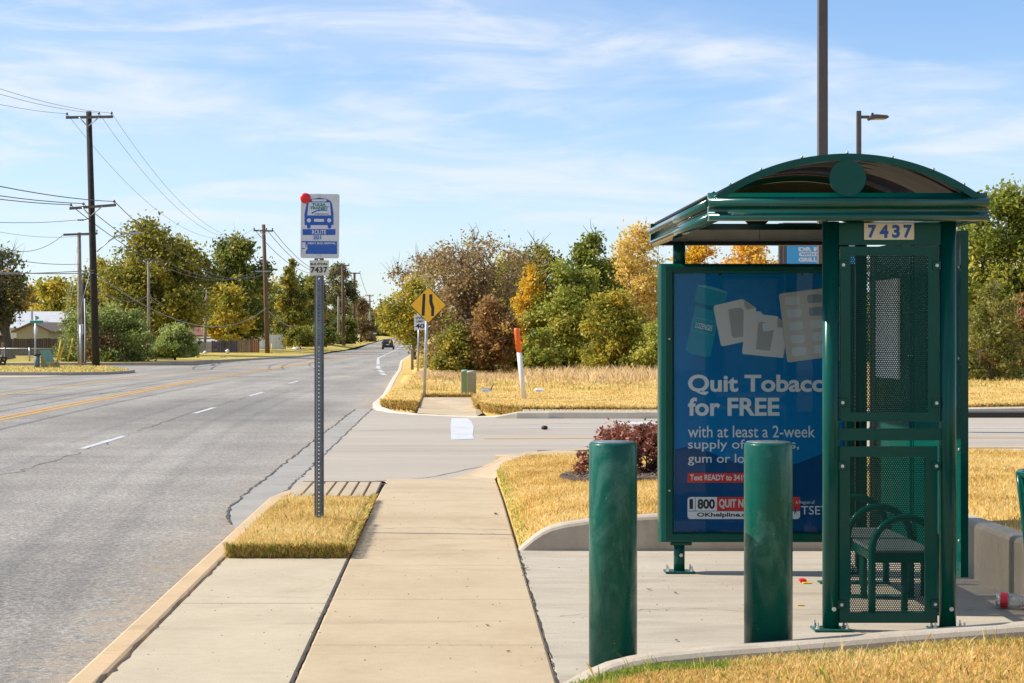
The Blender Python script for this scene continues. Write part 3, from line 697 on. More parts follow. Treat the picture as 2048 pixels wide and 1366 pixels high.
def zst(x, y):      # raised turf of the strip at the bus stop
    e = min(x + 1.612, -.748 - x, y - 12.42, (16.62 - y) * .6)
    return (.085 - .055 * min(1, max(0, (y - 14.6) / 2.0))) * min(1, (max(e, 0) / .07)) ** .5 + .02 * (e > .2) * (y < 15) * (.5 + .5 * math.sin(2.1 * x + 1.1 * y)) - .004
grid_sheet('lawn', [-1.612, -1.60, -1.57, -1.53, -1.45, -1.3, -1.15, -1.0, -.9, -.83, -.79, -.76, -.748], lambda x: 12.42, lambda x: 16.62, 60, zst, M['turf'])
def zfar(x, y): return zt(y) + .14 + .05 * math.sin(.9 * x) * math.sin(.4 * y) + interp(x, [(0, 0), (6, .1), (30, .5)]) * interp(y, [(36, 0), (50, .6), (80, 1)])
yfr = lambda x: interp(x, [(-1.65, 38.9), (-1.45, 38.7), (-.76, 37.9), (-.74, 42.2), (.49, 42.2), (.50, 39.2), (.6, 37.0), (.9, 36.0), (1.4, 35.3), (3.6, 35.2), (7, 35.4), (14, 37.1), (60, 38.7)])
grid_sheet('lawn', [-1.62, -1.45, -1.2, -.95, -.765, -.74, -.3, .1, .48, .50, .6, .75, .9, 1.2, 1.6, 2.4, 3.6, 5, 7, 9, 12, 16, 22, 30, 45, 90], yfr, lambda x: 80, 60, zfar, M['turf_far'], .25)
mb = MB(); st = [(-.73, 36.15), (.485, 35.15), (.62, 36.2), (.485, 38.5), (.485, 42.3), (-.73, 42.3)]
mb.add([(x, y, interp(y, [(35, -.115), (36.3, -.10), (38.5, .0), (43, .0)])) for x, y in st], [tuple(range(len(st)))]); structure(mb, 'sidewalk', M['walk'])
# right verge further along the street
ys_v = [41, 50, 60, 76, 95, 110, 130, 150, 175, 200, 240, 277, 320, 380, 450, 560]
strip('verge', [(interp(y, XR) + .1, y) for y in ys_v], [(interp(y, XR) + 3.5, y) for y in ys_v], lambda x, y: zt(y) + .125 + (.12 if x > interp(y, XR) + 2 and y > 90 else -.08 if x > interp(y, XR) + 2 else 0), M['turf_far'])
strip('verge', [(interp(y, XR) + 3.5, y) for y in ys_v[4:]], [(90, y) for y in ys_v[4:]], lambda x, y: zt(y) + .25 + (.7 if x > 40 else 0), M['turf_far'])
# left side: corner island, then the long block
def zi(x, y): return zt(y) + .13 + .02 * math.sin(x)
mb = MB(); isl = [(-60, 68.6), (-18, 69.3), (-15.2, 69.7), (-14.2, 71), (-13.75, 73.2), (-13.8, 75.6), (-14.4, 77), (-16.4, 83.5), (-18, 85.5), (-22, 86.2), (-60, 86.2)]
mb.add([(x, y, zi(x, y)) for x, y in isl], [tuple(range(len(isl)))]); structure(mb, 'lawn', M['turf_green'])
kerb_struct([(p[0], p[1], zi(p[0], p[1]) + .01) for p in isl[1:8]], .16, -.6, M['wall'], 'kerb')
mb = MB(); ap = [(-60, 60), (-22, 62.5), (-15.6, 66), (-15.0, 69.3), (-18, 69.1), (-60, 68.4)]
mb.add([(x, y, zt(y) + .006) for x, y in ap], [tuple(range(len(ap)))]); structure(mb, 'apron', M['slab'])
def zleft(d, Y):
    tv = interp(Y, [(90, -.22), (130, -.38), (160, -.52), (200, -.45), (275, -.34), (520, -.25), (900, .9)])
    e = zt(Y) + .12
    return e + (max(tv, e) - e) * min(1, max(0, d) / 5)
edge = [(-60, 98.6), (-40, 98.6), (-26, 98.8), (-20, 99.5), (-17.4, 101.6), (-16.4, 106), (-15.6, 114), (-14.4, 122), (-12.7, 145), (-13.1, 173), (-14.7, 240), (-16.5, 340), (-17.3, 450), (-13.3, 600), (0, 800)]
mb = MB(); cols = [0, .6, 2, 3.5, 5, 12, 40, 400]; vs = []
for (x, y) in edge:
    for d in cols:
        xx = x - d if x > -30 else x - d * .01; yy = y + (d * .35 if y < 105 else 0) if d < 50 else y + (30 if y < 105 else 0)
        vs.append((xx, yy, zleft(d, yy)))
nc = len(cols); mb.add(vs, [(j * nc + i, j * nc + i + 1, (j + 1) * nc + i + 1, (j + 1) * nc + i) for j in range(len(edge) - 1) for i in range(nc - 1)], True)
structure(mb, 'lawn', M['turf_green'])
kerb_struct([(p[0], p[1], zt(p[1]) + .13) for p in edge[:10]], .16, -2, M['wall'], 'kerb')
for nm, x0, x1, y, h in (('lawn_bank', 0, 0, 0, 0),):
    pass

# ------------------------------------------------------------------ grass blades and loose debris (nobody could count these)
def blades(name, n, pick, zf, h0, h1, w, mat, seed, lean=.6, green=None, tintlo=0., tinthi=.88):
    rng = np.random.default_rng(seed); P = pick(rng, n); n = len(P)
    z = np.array([zf(a, b) for a, b in P]); h = rng.uniform(h0, h1, n); a = rng.uniform(0, 2 * np.pi, n); la = rng.uniform(0, 2 * np.pi, n); le = rng.random(n) * lean * h
    base = np.column_stack([P, z - .004]); wx = np.column_stack([np.cos(a), np.sin(a), np.zeros(n)]) * (w * rng.uniform(.6, 1.3, n))[:, None] * .5
    tip = base + np.column_stack([np.cos(la) * le, np.sin(la) * le, h])
    mid = base + np.column_stack([np.cos(la) * le * .35, np.sin(la) * le * .35, h * .6])
    v = np.stack([base - wx, base + wx, mid + wx * .75, tip, mid - wx * .75], 1).reshape(-1, 3)
    f = (np.arange(n)[:, None] * 5 + np.array([0, 1, 2, 3, 4])[None]).ravel()
    # patchy tone
    t = rng.random(n) * .5 + .5 * (.5 + .5 * np.sin(P[:, 0] * 3.1 + 1.3 * np.sin(P[:, 1] * 2.3)) * np.cos(P[:, 1] * 1.9))
    t = tintlo + (tinthi - tintlo) * np.clip(t + rng.normal(0, .12, n), 0, 1)
    if green is not None:
        gp = np.array([green(x, y) for x, y in P]); g = rng.random(n) < gp; t[g] = rng.uniform(.92, 1, g.sum())
    o = np_mesh(name, v, f, 5, mat, tint=np.repeat(t, 5)); o['kind'] = 'stuff'
    return o
def rect(x0, x1, y0, y1, ok=None):
    def p(rng, n):
        a = np.column_stack([rng.uniform(x0, x1, n), rng.uniform(y0, y1, n)])
        if ok is not None: a = a[np.array([ok(x, y) for x, y in a])]
        return a
    return p
blades('grass', 52000, rect(-1.605, -.755, 12.43, 16.6), zst, .016, .040, .006, G_STRAW, 1, .9, lambda x, y: .05 + .25 * (y < 12.47) + .12 * (x > -.79))
blades('grass', 900, rect(-1.60, -.76, 12.43, 16.6), zst, .045, .085, .0055, G_STRAW, 12, .8, lambda x, y: .25)
blades('grass', 900, rect(.52, 2.9, 6.6, 8.03), zc, .05, .10, .005, G_STRAW, 13, .9, lambda x, y: .3)
blades('grass', 1000, rect(.5, 3.5, 13.0, 22.0, lambda x, y: y < yback(x)), zl, .04, .075, .006, G_STRAW, 14, .9, lambda x, y: .2)
# shaggy fringe hanging over the edges of the strip
def fringe(rng, n):
    k = rng.random(n); a = np.zeros((n, 2)); s = rng.random(n)
    m = k < .45; a[m] = np.column_stack([-1.61 + .86 * s[m], 12.40 + .03 * rng.random(m.sum())])
    m2 = (~m); a[m2] = np.column_stack([-.755 + .02 * rng.random(m2.sum()), 12.42 + 4.2 * s[m2]])
    return a
blades('grass', 9000, fringe, lambda x, y: .0 + (.09 if y < 14.6 else .05) * random.random(), .02, .045, .006, G_STRAW, 2, 1.5, lambda x, y: .28, 0., .6)
blades('grass', 60000, rect(.52, 2.9, 6.6, 8.03, lambda x, y: y < interp(x, [(.5, 7.9), (.72, 8.02)])), zc, .016, .042, .0055, G_STRAW, 3, 1.0, lambda x, y: .04 + .75 * (y > 7.86) * (x < 1.25) + .18 * (y > 7.85) + .5 * (x < .75))
blades('grass', 90000, rect(.5, 3.55, 13.0, 22.6, lambda x, y: y < yback(x) and y > 12.98), zl, .02, .042, .007, G_STRAW, 4, .9, lambda x, y: .02 + .4 * (x < .56) + .15 * (x < .62))
blades('grass', 60000, rect(3.56, 7.2, 10.3, 22.8, lambda x, y: x / y < .335), zl, .02, .045, .008, G_STRAW, 5, .9, lambda x, y: .04)
blades('grass', 60000, rect(-1.6, 15, 35.3, 52, lambda x, y: y > yfr(x) and x / y < .335), zfar, .02, .045, .02, G_STRAW, 6, .8, lambda x, y: .03 + .15 * (y > 46) * (math.sin(x * 2) > .3))
def fringe_far(rng, n):
    x = rng.uniform(-1.6, 14, n); y = np.array([yfr(a) for a in x]) - rng.random(n) * .05
    q = rng.random(n) < .35; x[q] = rng.uniform(-1.6, 1.7, q.sum()); y[q] = np.array([yfr(a) for a in x[q]]) - rng.random(q.sum()) * .06
    k = rng.random(n) < .2; x[k] = .49 + rng.random(k.sum()) * .03; y[k] = rng.uniform(37, 42.2, k.sum())
    return np.column_stack([x, y])
blades('grass', 16000, fringe_far, lambda x, y: (-.11 + .17 * random.random()) if x < 1.6 else (-.02 + .08 * random.random()), .03, .08, .022, G_STRAW, 16, 1.4, lambda x, y: .12, 0., .6)
blades('grass', 30000, rect(-1.4, 22, 46, 66, lambda x, y: x / y < .34 and x / y > -.03), zfar, .03, .10, .03, G_STRAW, 7, .9, lambda x, y: .10 + .25 * (math.sin(x * 1.7 + y * .6) > .5), .0, .9)
blades('grass', 7000, rect(-.6, 22, 49, 66, lambda x, y: x / y < .34), zfar, .05, .16, .03, G_TALL, 17, .9, None, .0, 1.)
blades('tall_grass', 16000, rect(2.2, 22, 52, 61, lambda x, y: x / y < .34 and y > 54 + 2.0 * math.sin(x)), zfar, .10, .42, .028, G_TALL, 8, .9, None, .2, 1.)
blades('tall_grass', 6000, rect(-1.2, 2.4, 56, 64), zfar, .06, .22, .03, G_TALL, 9, .9, None, .1, .9)
blades('grass', 16000, rect(-27, -13.8, 69.5, 86, lambda x, y: y > 69.6 and x > -.27 * y and x < interp(y, [(69, -15.3), (73, -13.8), (76, -14), (84, -16.6), (86, -20)])), zi, .03, .09, .04, G_STRAW, 10, .8, lambda x, y: .3)

# ------------------------------------------------------------------ text and flat print
def text_mesh(body, bold):
    cu = bpy.data.curves.new('lettering', 'FONT'); cu.body = body; cu.size = 1.0; cu.offset = bold; cu.extrude = .004; cu.resolution_u = 4
    cu.align_x = 'LEFT'
    o = bpy.data.objects.new('lettering', cu); C.objects.link(o)
    dg = bpy.context.evaluated_depsgraph_get(); me = bpy.data.meshes.new_from_object(o.evaluated_get(dg))
    bpy.data.objects.remove(o); bpy.data.curves.remove(cu)
    return me
def text_px(body, x0, y0, x1, y1, Y, mat, parent, bold=.0, shear=0., rot=0., label=None):
    me = text_mesh(body, bold); n = len(me.vertices); co = np.empty(n * 3, np.float32); me.vertices.foreach_get('co', co); co = co.reshape(-1, 3)
    a = co.min(0); b = co.max(0); u = (co[:, 0] - a[0]) / (b[0] - a[0]); v = (co[:, 1] - a[1]) / max(1e-6, b[1] - a[1])
    px = x0 + (x1 - x0) * u; py = y1 + (y0 - y1) * v
    if shear: px = px + shear * (v - .5) * (y1 - y0)
    if rot:
        mx, my = (x0 + x1) / 2, (y0 + y1) / 2; c, s_ = math.cos(rot), math.sin(rot); dx, dy = px - mx, py - my
        px, py = mx + dx * c - dy * s_, my + dx * s_ + dy * c
    out = np.column_stack([(px - CX) / F * Y, np.full(n, Y) - co[:, 2] / .004 * .0004, EYE - (py - HY) / F * Y])
    me.vertices.foreach_set('co', out.astype(np.float32).ravel()); me.update(); me.name = 'lettering'
    me.materials.clear(); me.materials.append(mat)
    o = bpy.data.objects.new('lettering', me); C.objects.link(o); attach(o, parent)
    return o
def print_px(name, pts, Y, mat, parent, th=.0006):
    mb = MB(); mb.prism([at(x, y, Y) for x, y in pts], (0, th, 0)); return mb.build(name, mat, parent)
def rrect(x0, y0, x1, y1, r, rot=0., n=5):
    P = []
    for (cx, cy, a0) in ((x1 - r, y1 - r, 0), (x0 + r, y1 - r, 90), (x0 + r, y0 + r, 180), (x1 - r, y0 + r, 270)):
        for k in range(n): a = R(a0 + 90 * k / (n - 1)); P.append((cx + r * math.cos(a), cy + r * math.sin(a)))
    if rot:
        mx, my = (x0 + x1) / 2, (y0 + y1) / 2; c, s_ = math.cos(rot), math.sin(rot)
        P = [(mx + (p[0] - mx) * c - (p[1] - my) * s_, my + (p[0] - mx) * s_ + (p[1] - my) * c) for p in P]
    return P
def circ(cx, cy, r, n=28): return [(cx + r * math.cos(2 * math.pi * k / n), cy + r * math.sin(2 * math.pi * k / n)) for k in range(n)]
def bolt_y(parent, X, Y, Z, r=.012, mat=None):     # bolt head facing the viewer (-Y)
    mb = MB(); n = 12
    for rr, d0, d1, nn_ in ((r, 0, .003, 14), (r * .65, .003, .010, 6)):
        ring = [(X + rr * math.cos(2 * math.pi * k / nn_), Z + rr * math.sin(2 * math.pi * k / nn_)) for k in range(nn_)]
        mb.prism([(x, Y - d0, z) for x, z in ring], (0, -(d1 - d0), 0))
    return mb.build('bolt', mat or M['zinc'], parent)
def bolt_z(parent, X, Y, Z, r=.010):
    mb = MB(); mb.lathe([(r * 1.5, Z), (r * 1.5, Z + .004), (r, Z + .004), (r, Z + .016), (r * .55, Z + .016), (r * .5, Z + .034)], X, Y, 8, smooth=False)
    return mb.build('bolt', M['zinc'], parent)

# ------------------------------------------------------------------ low concrete walls round the shelter pad
def wall_thing(path, w, zb, label):
    mb = MB(); r = .03
    def prof(i):
        z = path[i][2]
        return [(-w / 2, zb), (-w / 2, z - r), (-w / 2 + r * .35, z - r * .35), (-w / 2 + r, z), (w / 2 - r, z), (w / 2 - r * .35, z - r * .35), (w / 2, z - r), (w / 2, zb)]
    mb.sweep(path, prof)
    return tag(mb.build('retaining_wall', M['wall']), label, 'wall')
wall_thing([(.49, 12.93, .005), (.54, 12.93, .05), (.6, 12.93, .10), (.66, 12.93, .14), (.72, 12.93, .168), (.82, 12.93, .195), (1.0, 12.93, .222), (1.25, 12.93, .243), (1.5, 12.93, .257), (2.4, 12.93, .305), (3.30, 12.93, .352),
            (3.38, 12.905, .354), (3.44, 12.84, .356), (3.47, 12.74, .357), (3.475, 12.6, .358), (3.475, 11, .366), (3.475, 9.4, .372), (3.475, 8.4, .372)], .17, -.25, 'low curved concrete wall rising behind the shelter and holding up the lawn')
wall_thing([(.53, 7.96, .004), (.58, 8.02, .02), (.64, 8.07, .045), (.72, 8.10, .075), (.82, 8.11, .10), (.95, 8.11, .122), (1.2, 8.11, .148), (1.46, 8.11, .166), (2.0, 8.11, .212), (2.65, 8.11, .262), (3.4, 8.11, .325), (4.2, 8.11, .36)], .13, -.25,
           'low concrete kerb wall ramping up in front of the two bollards')

# ------------------------------------------------------------------ bus shelter
SH = thing('bus_shelter', 'dark green steel bus shelter with arched smoked roof, numbered 7437, on the concrete pad', 'bus shelter', (2.1, 10.5, 0))
G = M['green']
def post(X, Y, r, z1, z0=0.0, plate=True):
    p = MB().tube([(X, Y, z0 + .012), (X, Y, z1)], r, 24).build('post', G, SH)
    if plate:
        MB().box(X - .10, X + .10, Y - .065, Y + .065, 0.0, .014, .004).build('base_plate', M['green_worn'], p)
        for dx in (-.078, .078):
            for dy in (-.045, .045): bolt_z(p, X + dx, Y + dy, .014)
        bolt_y(p, X + .008, Y - r, z0 + .12, .012)
    return p
post(2.038, 9.43, .0445, 2.20)
post(2.668, 9.43, .0445, 2.20)
post(1.512, 11.67, .037, .215)
post(2.60, 11.67, .037, .215)
MB().tube([(1.512, 11.67, 2.05), (1.512, 11.67, 2.2)], .042, 20).build('post', G, SH)
MB().tube([(2.60, 11.67, 2.05), (2.60, 11.67, 2.2)], .042, 20).build('post', G, SH)
MB().tube([(2.735, 11.72, 0), (2.735, 11.72, 2.2)], .04, 20).build('post', G, SH)
MB().tube([(2.885, 10.675, 0), (2.885, 10.675, 2.17)], .03, 16).build('post', G, SH)
# fascia of two rounded rails with a recessed web, four sides
RX0, RX1, RY0, RY1 = 1.365, 2.795, 9.20, 11.92
def fascia(p0, p1, out):      # out: unit vector away from the roof
    mb = MB(); p0 = Vector(p0); p1 = Vector(p1); out = Vector(out)
    def prof():
        P = []
        # outside face from bottom to top: lower rail, web, upper rail
        for a in range(-90, 91, 22): P.append((.017 * math.cos(R(a)) + .008, 2.204 + .0185 * math.sin(R(a))))
        P.append((-.002, 2.224)); P.append((-.002, 2.254))
        for a in range(-90, 91, 18): P.append((.026 * math.cos(R(a)) + .006, 2.2805 + .0265 * math.sin(R(a))))
        P.append((.0, 2.309)); P.append((-.012, 2.312)); P.append((-.014, 2.333)); P.append((-.034, 2.333)); P.append((-.034, 2.1855))
        return P
    pr = prof(); n = len(pr)
    vs = [(p.x + out.x * o, p.y + out.y * o, z + .006) for p in (p0, p1) for (o, z) in pr]
    fs = [(i, (i + 1) % n, n + (i + 1) % n, n + i) for i in range(n)] + [tuple(range(n)), tuple(reversed(range(n, 2 * n)))]
    mb.add(vs, fs); o_ = mb.build('roof_rail', M['green_gloss'], SH)
    for p in o_.data.polygons: p.use_smooth = len(p.vertices) == 4 and p.area < .12
    return o_
fascia((RX0 - .02, RY0, 0), (RX1 + .02, RY0, 0), (0, -1, 0))
fascia((RX0 - .02, RY1, 0), (RX1 + .02, RY1, 0), (0, 1, 0))
fascia((RX0, RY0 + .035, 0), (RX0, RY1 - .035, 0), (-1, 0, 0))
fascia((RX1, RY0 + .035, 0), (RX1, RY1 - .035, 0), (1, 0, 0))
# aluminium lining behind the rails, split in the middle
for (a, b) in ((RX0 + .04, 2.078), (2.082, RX1 - .04)):
    MB().box(a, b, RY1 - .06, RY1 - .036, 2.222, 2.296).build('rail_lining', M['alu'], SH)
    MB().box(a, b, RY0 + .036, RY0 + .06, 2.222, 2.296).build('rail_lining', M['alu'], SH)
MB().box(RX0 + .036, RX1 - .036, RY1 - .14, RY1 - .062, 2.19, 2.212).build('cross_beam', M['black'], SH)
MB().box(RX0 + .036, RX0 + .06, RY0 + .2, RY1 - .2, 2.2, 2.25).build('side_beam', G, SH)
MB().box(RX1 - .06, RX1 - .036, RY0 + .2, RY1 - .2, 2.2, 2.25).build('side_beam', G, SH)
# arches
AX, AHW, ARISE, AZ0 = 2.078, .70, .222, 2.322
AR = (AHW ** 2 + ARISE ** 2) / (2 * ARISE); AZC = AZ0 + ARISE - AR; AA = math.asin(AHW / AR)
def arch_pts(r, y, n=40, a=AA): return [(AX + r * math.sin(-a + 2 * a * k / n), y, AZC + r * math.cos(-a + 2 * a * k / n)) for k in range(n + 1)]
def arch(y, d, t=.036, studs=True):
    mb = MB(); a = arch_pts(AR, y); b = arch_pts(AR - t, y)
    n = len(a); vs = a + b + [(p[0], y + d, p[2]) for p in a] + [(p[0], y + d, p[2]) for p in b]; fs = []
    for i in range(n - 1): fs += [(i, i + 1, n + i + 1, n + i), (2 * n + i, 3 * n + i, 3 * n + i + 1, 2 * n + i + 1), (i, 2 * n + i, 2 * n + i + 1, i + 1), (n + i, n + i + 1, 3 * n + i + 1, 3 * n + i)]
    fs += [(0, n, 3 * n, 2 * n), (n - 1, 3 * n - 1, 4 * n - 1, 2 * n - 1)]
    mb.add(vs, fs, False); ar = mb.build('roof_arch', G, SH)
    if studs:
        for f in (-.86, -.62, -.32, 0, .32, .62, .86):
            q = f * AA; c = Vector((AX + AR * math.sin(q), y + d * .5, AZC + AR * math.cos(q)))
            MB().tube([c, c + Vector((math.sin(q), 0, math.cos(q))) * .013], .007, 8).build('stud', M['steel'], ar)
arch(RY0 - .012, .05); arch(RY1 - .038, .05); arch(10.55, .03, .03, False)
mb = MB(); a = arch_pts(AR + .003, RY0 + .03, 40); b = arch_pts(AR - .003, RY0 + .03, 40); n = len(a); y1 = RY1 - .035
vs = a + [(p[0], y1, p[2]) for p in a] + b + [(p[0], y1, p[2]) for p in b]; fs = []
for i in range(n - 1): fs += [(i, i + 1, n + i + 1, n + i), (2 * n + i, 3 * n + i, 3 * n + i + 1, 2 * n + i + 1)]
fs += [(0, n, 3 * n, 2 * n), (n - 1, 3 * n - 1, 4 * n - 1, 2 * n - 1)]
for (u, w) in ((0, 2 * n), (n, 3 * n)):
    for i in range(n - 1): fs.append((u + i, u + i + 1, w + i + 1, w + i))
mb.add(vs, fs, True); MB_ = mb.build('roof_sheet', M['smoke'], SH)
for (s_, q) in ((-1, -AA), (1, AA)):
    c = Vector((AX + (AR + .012) * math.sin(q * .985), RY0 + .04, AZC + (AR + .012) * math.cos(q * .985)))
    MB().tube([c, (c.x, RY1 - .04, c.z)], .011, 8).build('sheet_clamp', M['black'], SH)
for y in (RY0 - .02, RY1 + .004):
    mb = MB(); mb.prism([(2.074 + .0955 * math.cos(2 * math.pi * k / 40), y, 2.414 + .0955 * math.sin(2 * math.pi * k / 40)) for k in range(40)], (0, .016, 0)); mb.build('medallion', G, SH)
# header and number plate
MB().box(2.076, 2.63, 9.415, 9.43, 2.075, 2.195).build('header_panel', G, SH)
plate = MB().box(gx(1728, 9.41), gx(1828, 9.41), 9.406, 9.412, gz(479.5, 9.41), gz(446, 9.41), .0015).build('number_plate', M['cream'], SH)
for i, (ch, x0, x1) in enumerate((('7', 1736, 1753), ('4', 1759, 1777), ('3', 1784, 1800), ('7', 1807, 1824))):
    text_px(ch, x0, 449.5, x1, 476, 9.4055, M['blue'], plate, .045)
for x in (1733, 1823):
    pass
# framed perforated end panels
def framed_xz(X0, X1, Z0, Z1, x0, x1, z0, z1, Y, bolts):
    mb = MB(); d = .026
    for (a, b, c, e) in ((X0, x0, Z0, Z1), (x1, X1, Z0, Z1), (x0, x1, Z0, z0), (x0, x1, z1, Z1)): mb.box(a, b, Y, Y + d, c, e)
    fr = mb.build('end_panel', G, SH)
    mb = MB(); mb.add([(x0 - .004, Y + .012, z0 - .004), (x1 + .004, Y + .012, z0 - .004), (x1 + .004, Y + .012, z1 + .004), (x0 - .004, Y + .012, z1 + .004)], [(0, 1, 2, 3)])
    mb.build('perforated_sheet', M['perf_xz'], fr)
    for (bx, bz) in bolts:
        s_ = -1 if bx < (X0 + X1) / 2 else 1
        MB().box(bx - .022, bx + .022, Y - .010, Y - .001, bz - .024, bz + .024, .003).build('clip', G, fr)
        bolt_y(fr, bx, Y - .010, bz, .009)
YP = 9.41
def Xn(p): return gx(p, YP)
def Zn(p): return gz(p, YP)
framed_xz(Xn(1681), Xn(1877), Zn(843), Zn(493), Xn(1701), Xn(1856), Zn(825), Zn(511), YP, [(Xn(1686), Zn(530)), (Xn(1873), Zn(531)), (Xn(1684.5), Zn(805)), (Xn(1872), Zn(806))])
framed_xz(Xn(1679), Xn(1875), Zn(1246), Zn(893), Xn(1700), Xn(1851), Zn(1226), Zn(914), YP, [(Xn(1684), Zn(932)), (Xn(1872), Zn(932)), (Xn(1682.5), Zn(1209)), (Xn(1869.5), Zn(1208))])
MB().box(2.075, 2.632, 9.412, 9.436, Zn(881), Zn(857)).build('mid_rail', G, SH)
# rear wall panels
def framed_yz(X, Y0, Y1, Z0, Z1, w):
    mb = MB()
    for (a, b, c, e) in ((Y0, Y0 + w, Z0, Z1), (Y1 - w, Y1, Z0, Z1), (Y0 + w, Y1 - w, Z0, Z0 + w), (Y0 + w, Y1 - w, Z1 - w, Z1)): mb.box(X, X + .042, a, b, c, e)
    fr = mb.build('rear_panel', G, SH); X2 = X + .004
    mb = MB()
    for q in (0, .0012, .0024): mb.add([(X2 + q, Y0 + .004, Z0 + .004), (X2 + q, Y1 - .004, Z0 + .004), (X2 + q, Y1 - .004, Z1 - .004), (X2 + q, Y0 + .004, Z1 - .004)], [(0, 1, 2, 3)])
    mb.build('perforated_sheet', M['perf_yz'], fr)
    for z in np.linspace(Z0 + .2, Z1 - .2, 4):
        for y in (Y0 + .018, Y1 - .018): MB().tube([(X - .001, y, z), (X - .009, y, z)], .008, 8).build('bolt', M['zinc'], fr)
framed_yz(2.797, 9.63, 10.66, .255, 2.165, .03)
framed_yz(2.797, 10.69, 11.74, .255, 2.165, .03)
nb = MB().box(2.770, 2.79, 10.90, 11.46, 1.31, 1.94, .004).build('timetable_case', simple('timetable paper', (.86, .86, .88), .6), SH)
# advert case with poster
AY = 11.59
ac = MB()
AX0, AX1, AZ0_, AZ1_ = gx(1320, AY), gx(1712, AY), gz(1087, AY), gz(527, AY)
px0, px1, pz0, pz1 = gx(1348, AY), gx(1690, AY), gz(1065, AY), gz(546, AY)
r_ = .03
def ring(x0, x1, z0, z1, y): return [(x0, y, z0), (x1, y, z0), (x1, y, z1), (x0, y, z1)]
steps = [(AX0 + .05, AX1 - .05, AZ0_ + .03, AZ1_ - .03, AY + .20), (AX0 + .012, AX1 - .012, AZ0_ + .008, AZ1_ - .008, AY + .165), (AX0, AX1, AZ0_, AZ1_, AY + .14), (AX0, AX1, AZ0_, AZ1_, AY + .035), (AX0 + .010, AX1 - .010, AZ0_ + .008, AZ1_ - .008, AY + .012), (AX0 + .04, AX1 - .04, AZ0_ + .022, AZ1_ - .022, AY),
         (px0 - .012, px1 + .012, pz0 - .012, pz1 + .012, AY), (px0, px1, pz0, pz1, AY + .012), (px0, px1, pz0, pz1, AY + .035)]
vs = [v for s_ in steps for v in ring(*s_)]; fs = [(3, 2, 1, 0)]
for k in range(len(steps) - 1):
    for i in range(4): j = (i + 1) % 4; fs.append((k * 4 + i, k * 4 + j, k * 4 + 4 + j, k * 4 + 4 + i))
ac.add(vs, fs); case = ac.build('advert_case', G, SH)
for z in (AZ0_ + .35, AZ1_ - .5): bolt_y(case, AX0 + .062, AY - .0005, z, .006)
MB().box(gx(1343, AY), gx(1385, AY), AY + .03, AY + .13, AZ0_ - .016, AZ0_ - .0005).build('foot_plate', G, case)
PY = AY + .034
MB().box(px0 + .001, px1 - .001, PY, PY + .01, pz0 + .001, pz1 - .001).build('poster', M['poster'], case)
def pp(name, pts, k, mat): return print_px(name, pts, PY - .0012 * k, M[mat], case)
# printed shapes of the poster (photo pixels mapped onto the poster plane)
pp('printed_shape', [(1349, 900), (1372, 893), (1420, 905), (1470, 925), (1530, 940), (1600, 925), (1650, 905), (1689, 895), (1689, 1064), (1349, 1064)], 1, 'poster_dk')
def tube_q(a, b, c, d): return [a, b, c, d]
z0 = lambda x, y: (1300 + x * 360 / 2048, 520 + y * 240 / 1365)
pp('printed_tube', [z0(*p) for p in ((540, 285), (700, 300), (885, 368), (850, 500), (720, 525), (560, 490), (500, 465))], 1.5, 'p_teal')
pp('printed_tube', [z0(*p) for p in ((540, 285), (620, 285), (770, 320), (885, 368), (840, 372), (700, 335), (545, 297))], 2.2, 'p_teal_lt')
pp('printed_tube', [z0(*p) for p in ((520, 490), (560, 500), (720, 545), (790, 560), (690, 1095), (640, 1105), (480, 1070), (405, 1030))], 2, 'p_teal')
pp('printed_tube', [z0(*p) for p in ((505, 470), (560, 490), (720, 525), (835, 515), (820, 560), (700, 570), (560, 535), (510, 505))], 2.6, 'p_teal_dk')
for a, b in (((500, 650), (755, 705)), ((755, 705), (735, 857)), ((735, 857), (468, 800)), ((468, 800), (500, 650))):
    A_, B_ = Vector(z0(*a)), Vector(z0(*b)); d = (B_ - A_).normalized(); nv = Vector((-d.y, d.x)) * .45
    pp('printed_line', [tuple(A_ + nv), tuple(B_ + nv), tuple(B_ - nv), tuple(A_ - nv)], 2.8, 'p_teal_lt')
x0, y0 = z0(518, 728); x1, y1 = z0(710, 790)
text_px('LOZENGES', x0, y0, x1, y1, PY - .0045, M['p_text'], case, .0, 0, R(12))
card = [(740, 515), (1040, 445), (1070, 455), (1205, 545), (1210, 590), (1120, 920), (830, 980), (805, 965), (722, 540)]
pp('printed_card', [z0(*p) for p in card], 3.0, 'p_card')
pp('printed_card', [z0(*p) for p in ((1070, 460), (1195, 545), (1100, 565), (1075, 520))], 3.6, 'p_card_dk')
pp('printed_card', [z0(*p) for p in ((890, 560), (1030, 540), (1065, 570), (1060, 870), (950, 885), (930, 860))], 3.6, 'p_card_dk')
pp('printed_card', [z0(*p) for p in ((1100, 620), (1190, 610), (1450, 640), (1500, 690), (1535, 980), (1515, 1115), (1060, 1070), (1048, 1050))], 4.2, 'p_card')
pp('printed_card', [z0(*p) for p in ((1450, 640), (1503, 690), (1508, 770), (1450, 765))], 4.8, 'p_card_dk')
pp('printed_card', [z0(*p) for p in ((1230, 720), (1250, 700), (1400, 720), (1410, 790), (1365, 1035), (1205, 1015))], 4.8, 'p_card_dk')
def tilted(cx, cy, w, h, r, a): return rrect(cx - w / 2, cy - h / 2, cx + w / 2, cy + h / 2, r, a)
pp('printed_gum', tilted(*z0(1215, 655), 14, 27, 5, R(38)), 5.4, 'p_gum')
pp('printed_gum', tilted(*z0(1362, 755), 29, 17, 5, R(-8)), 5.4, 'p_gum')
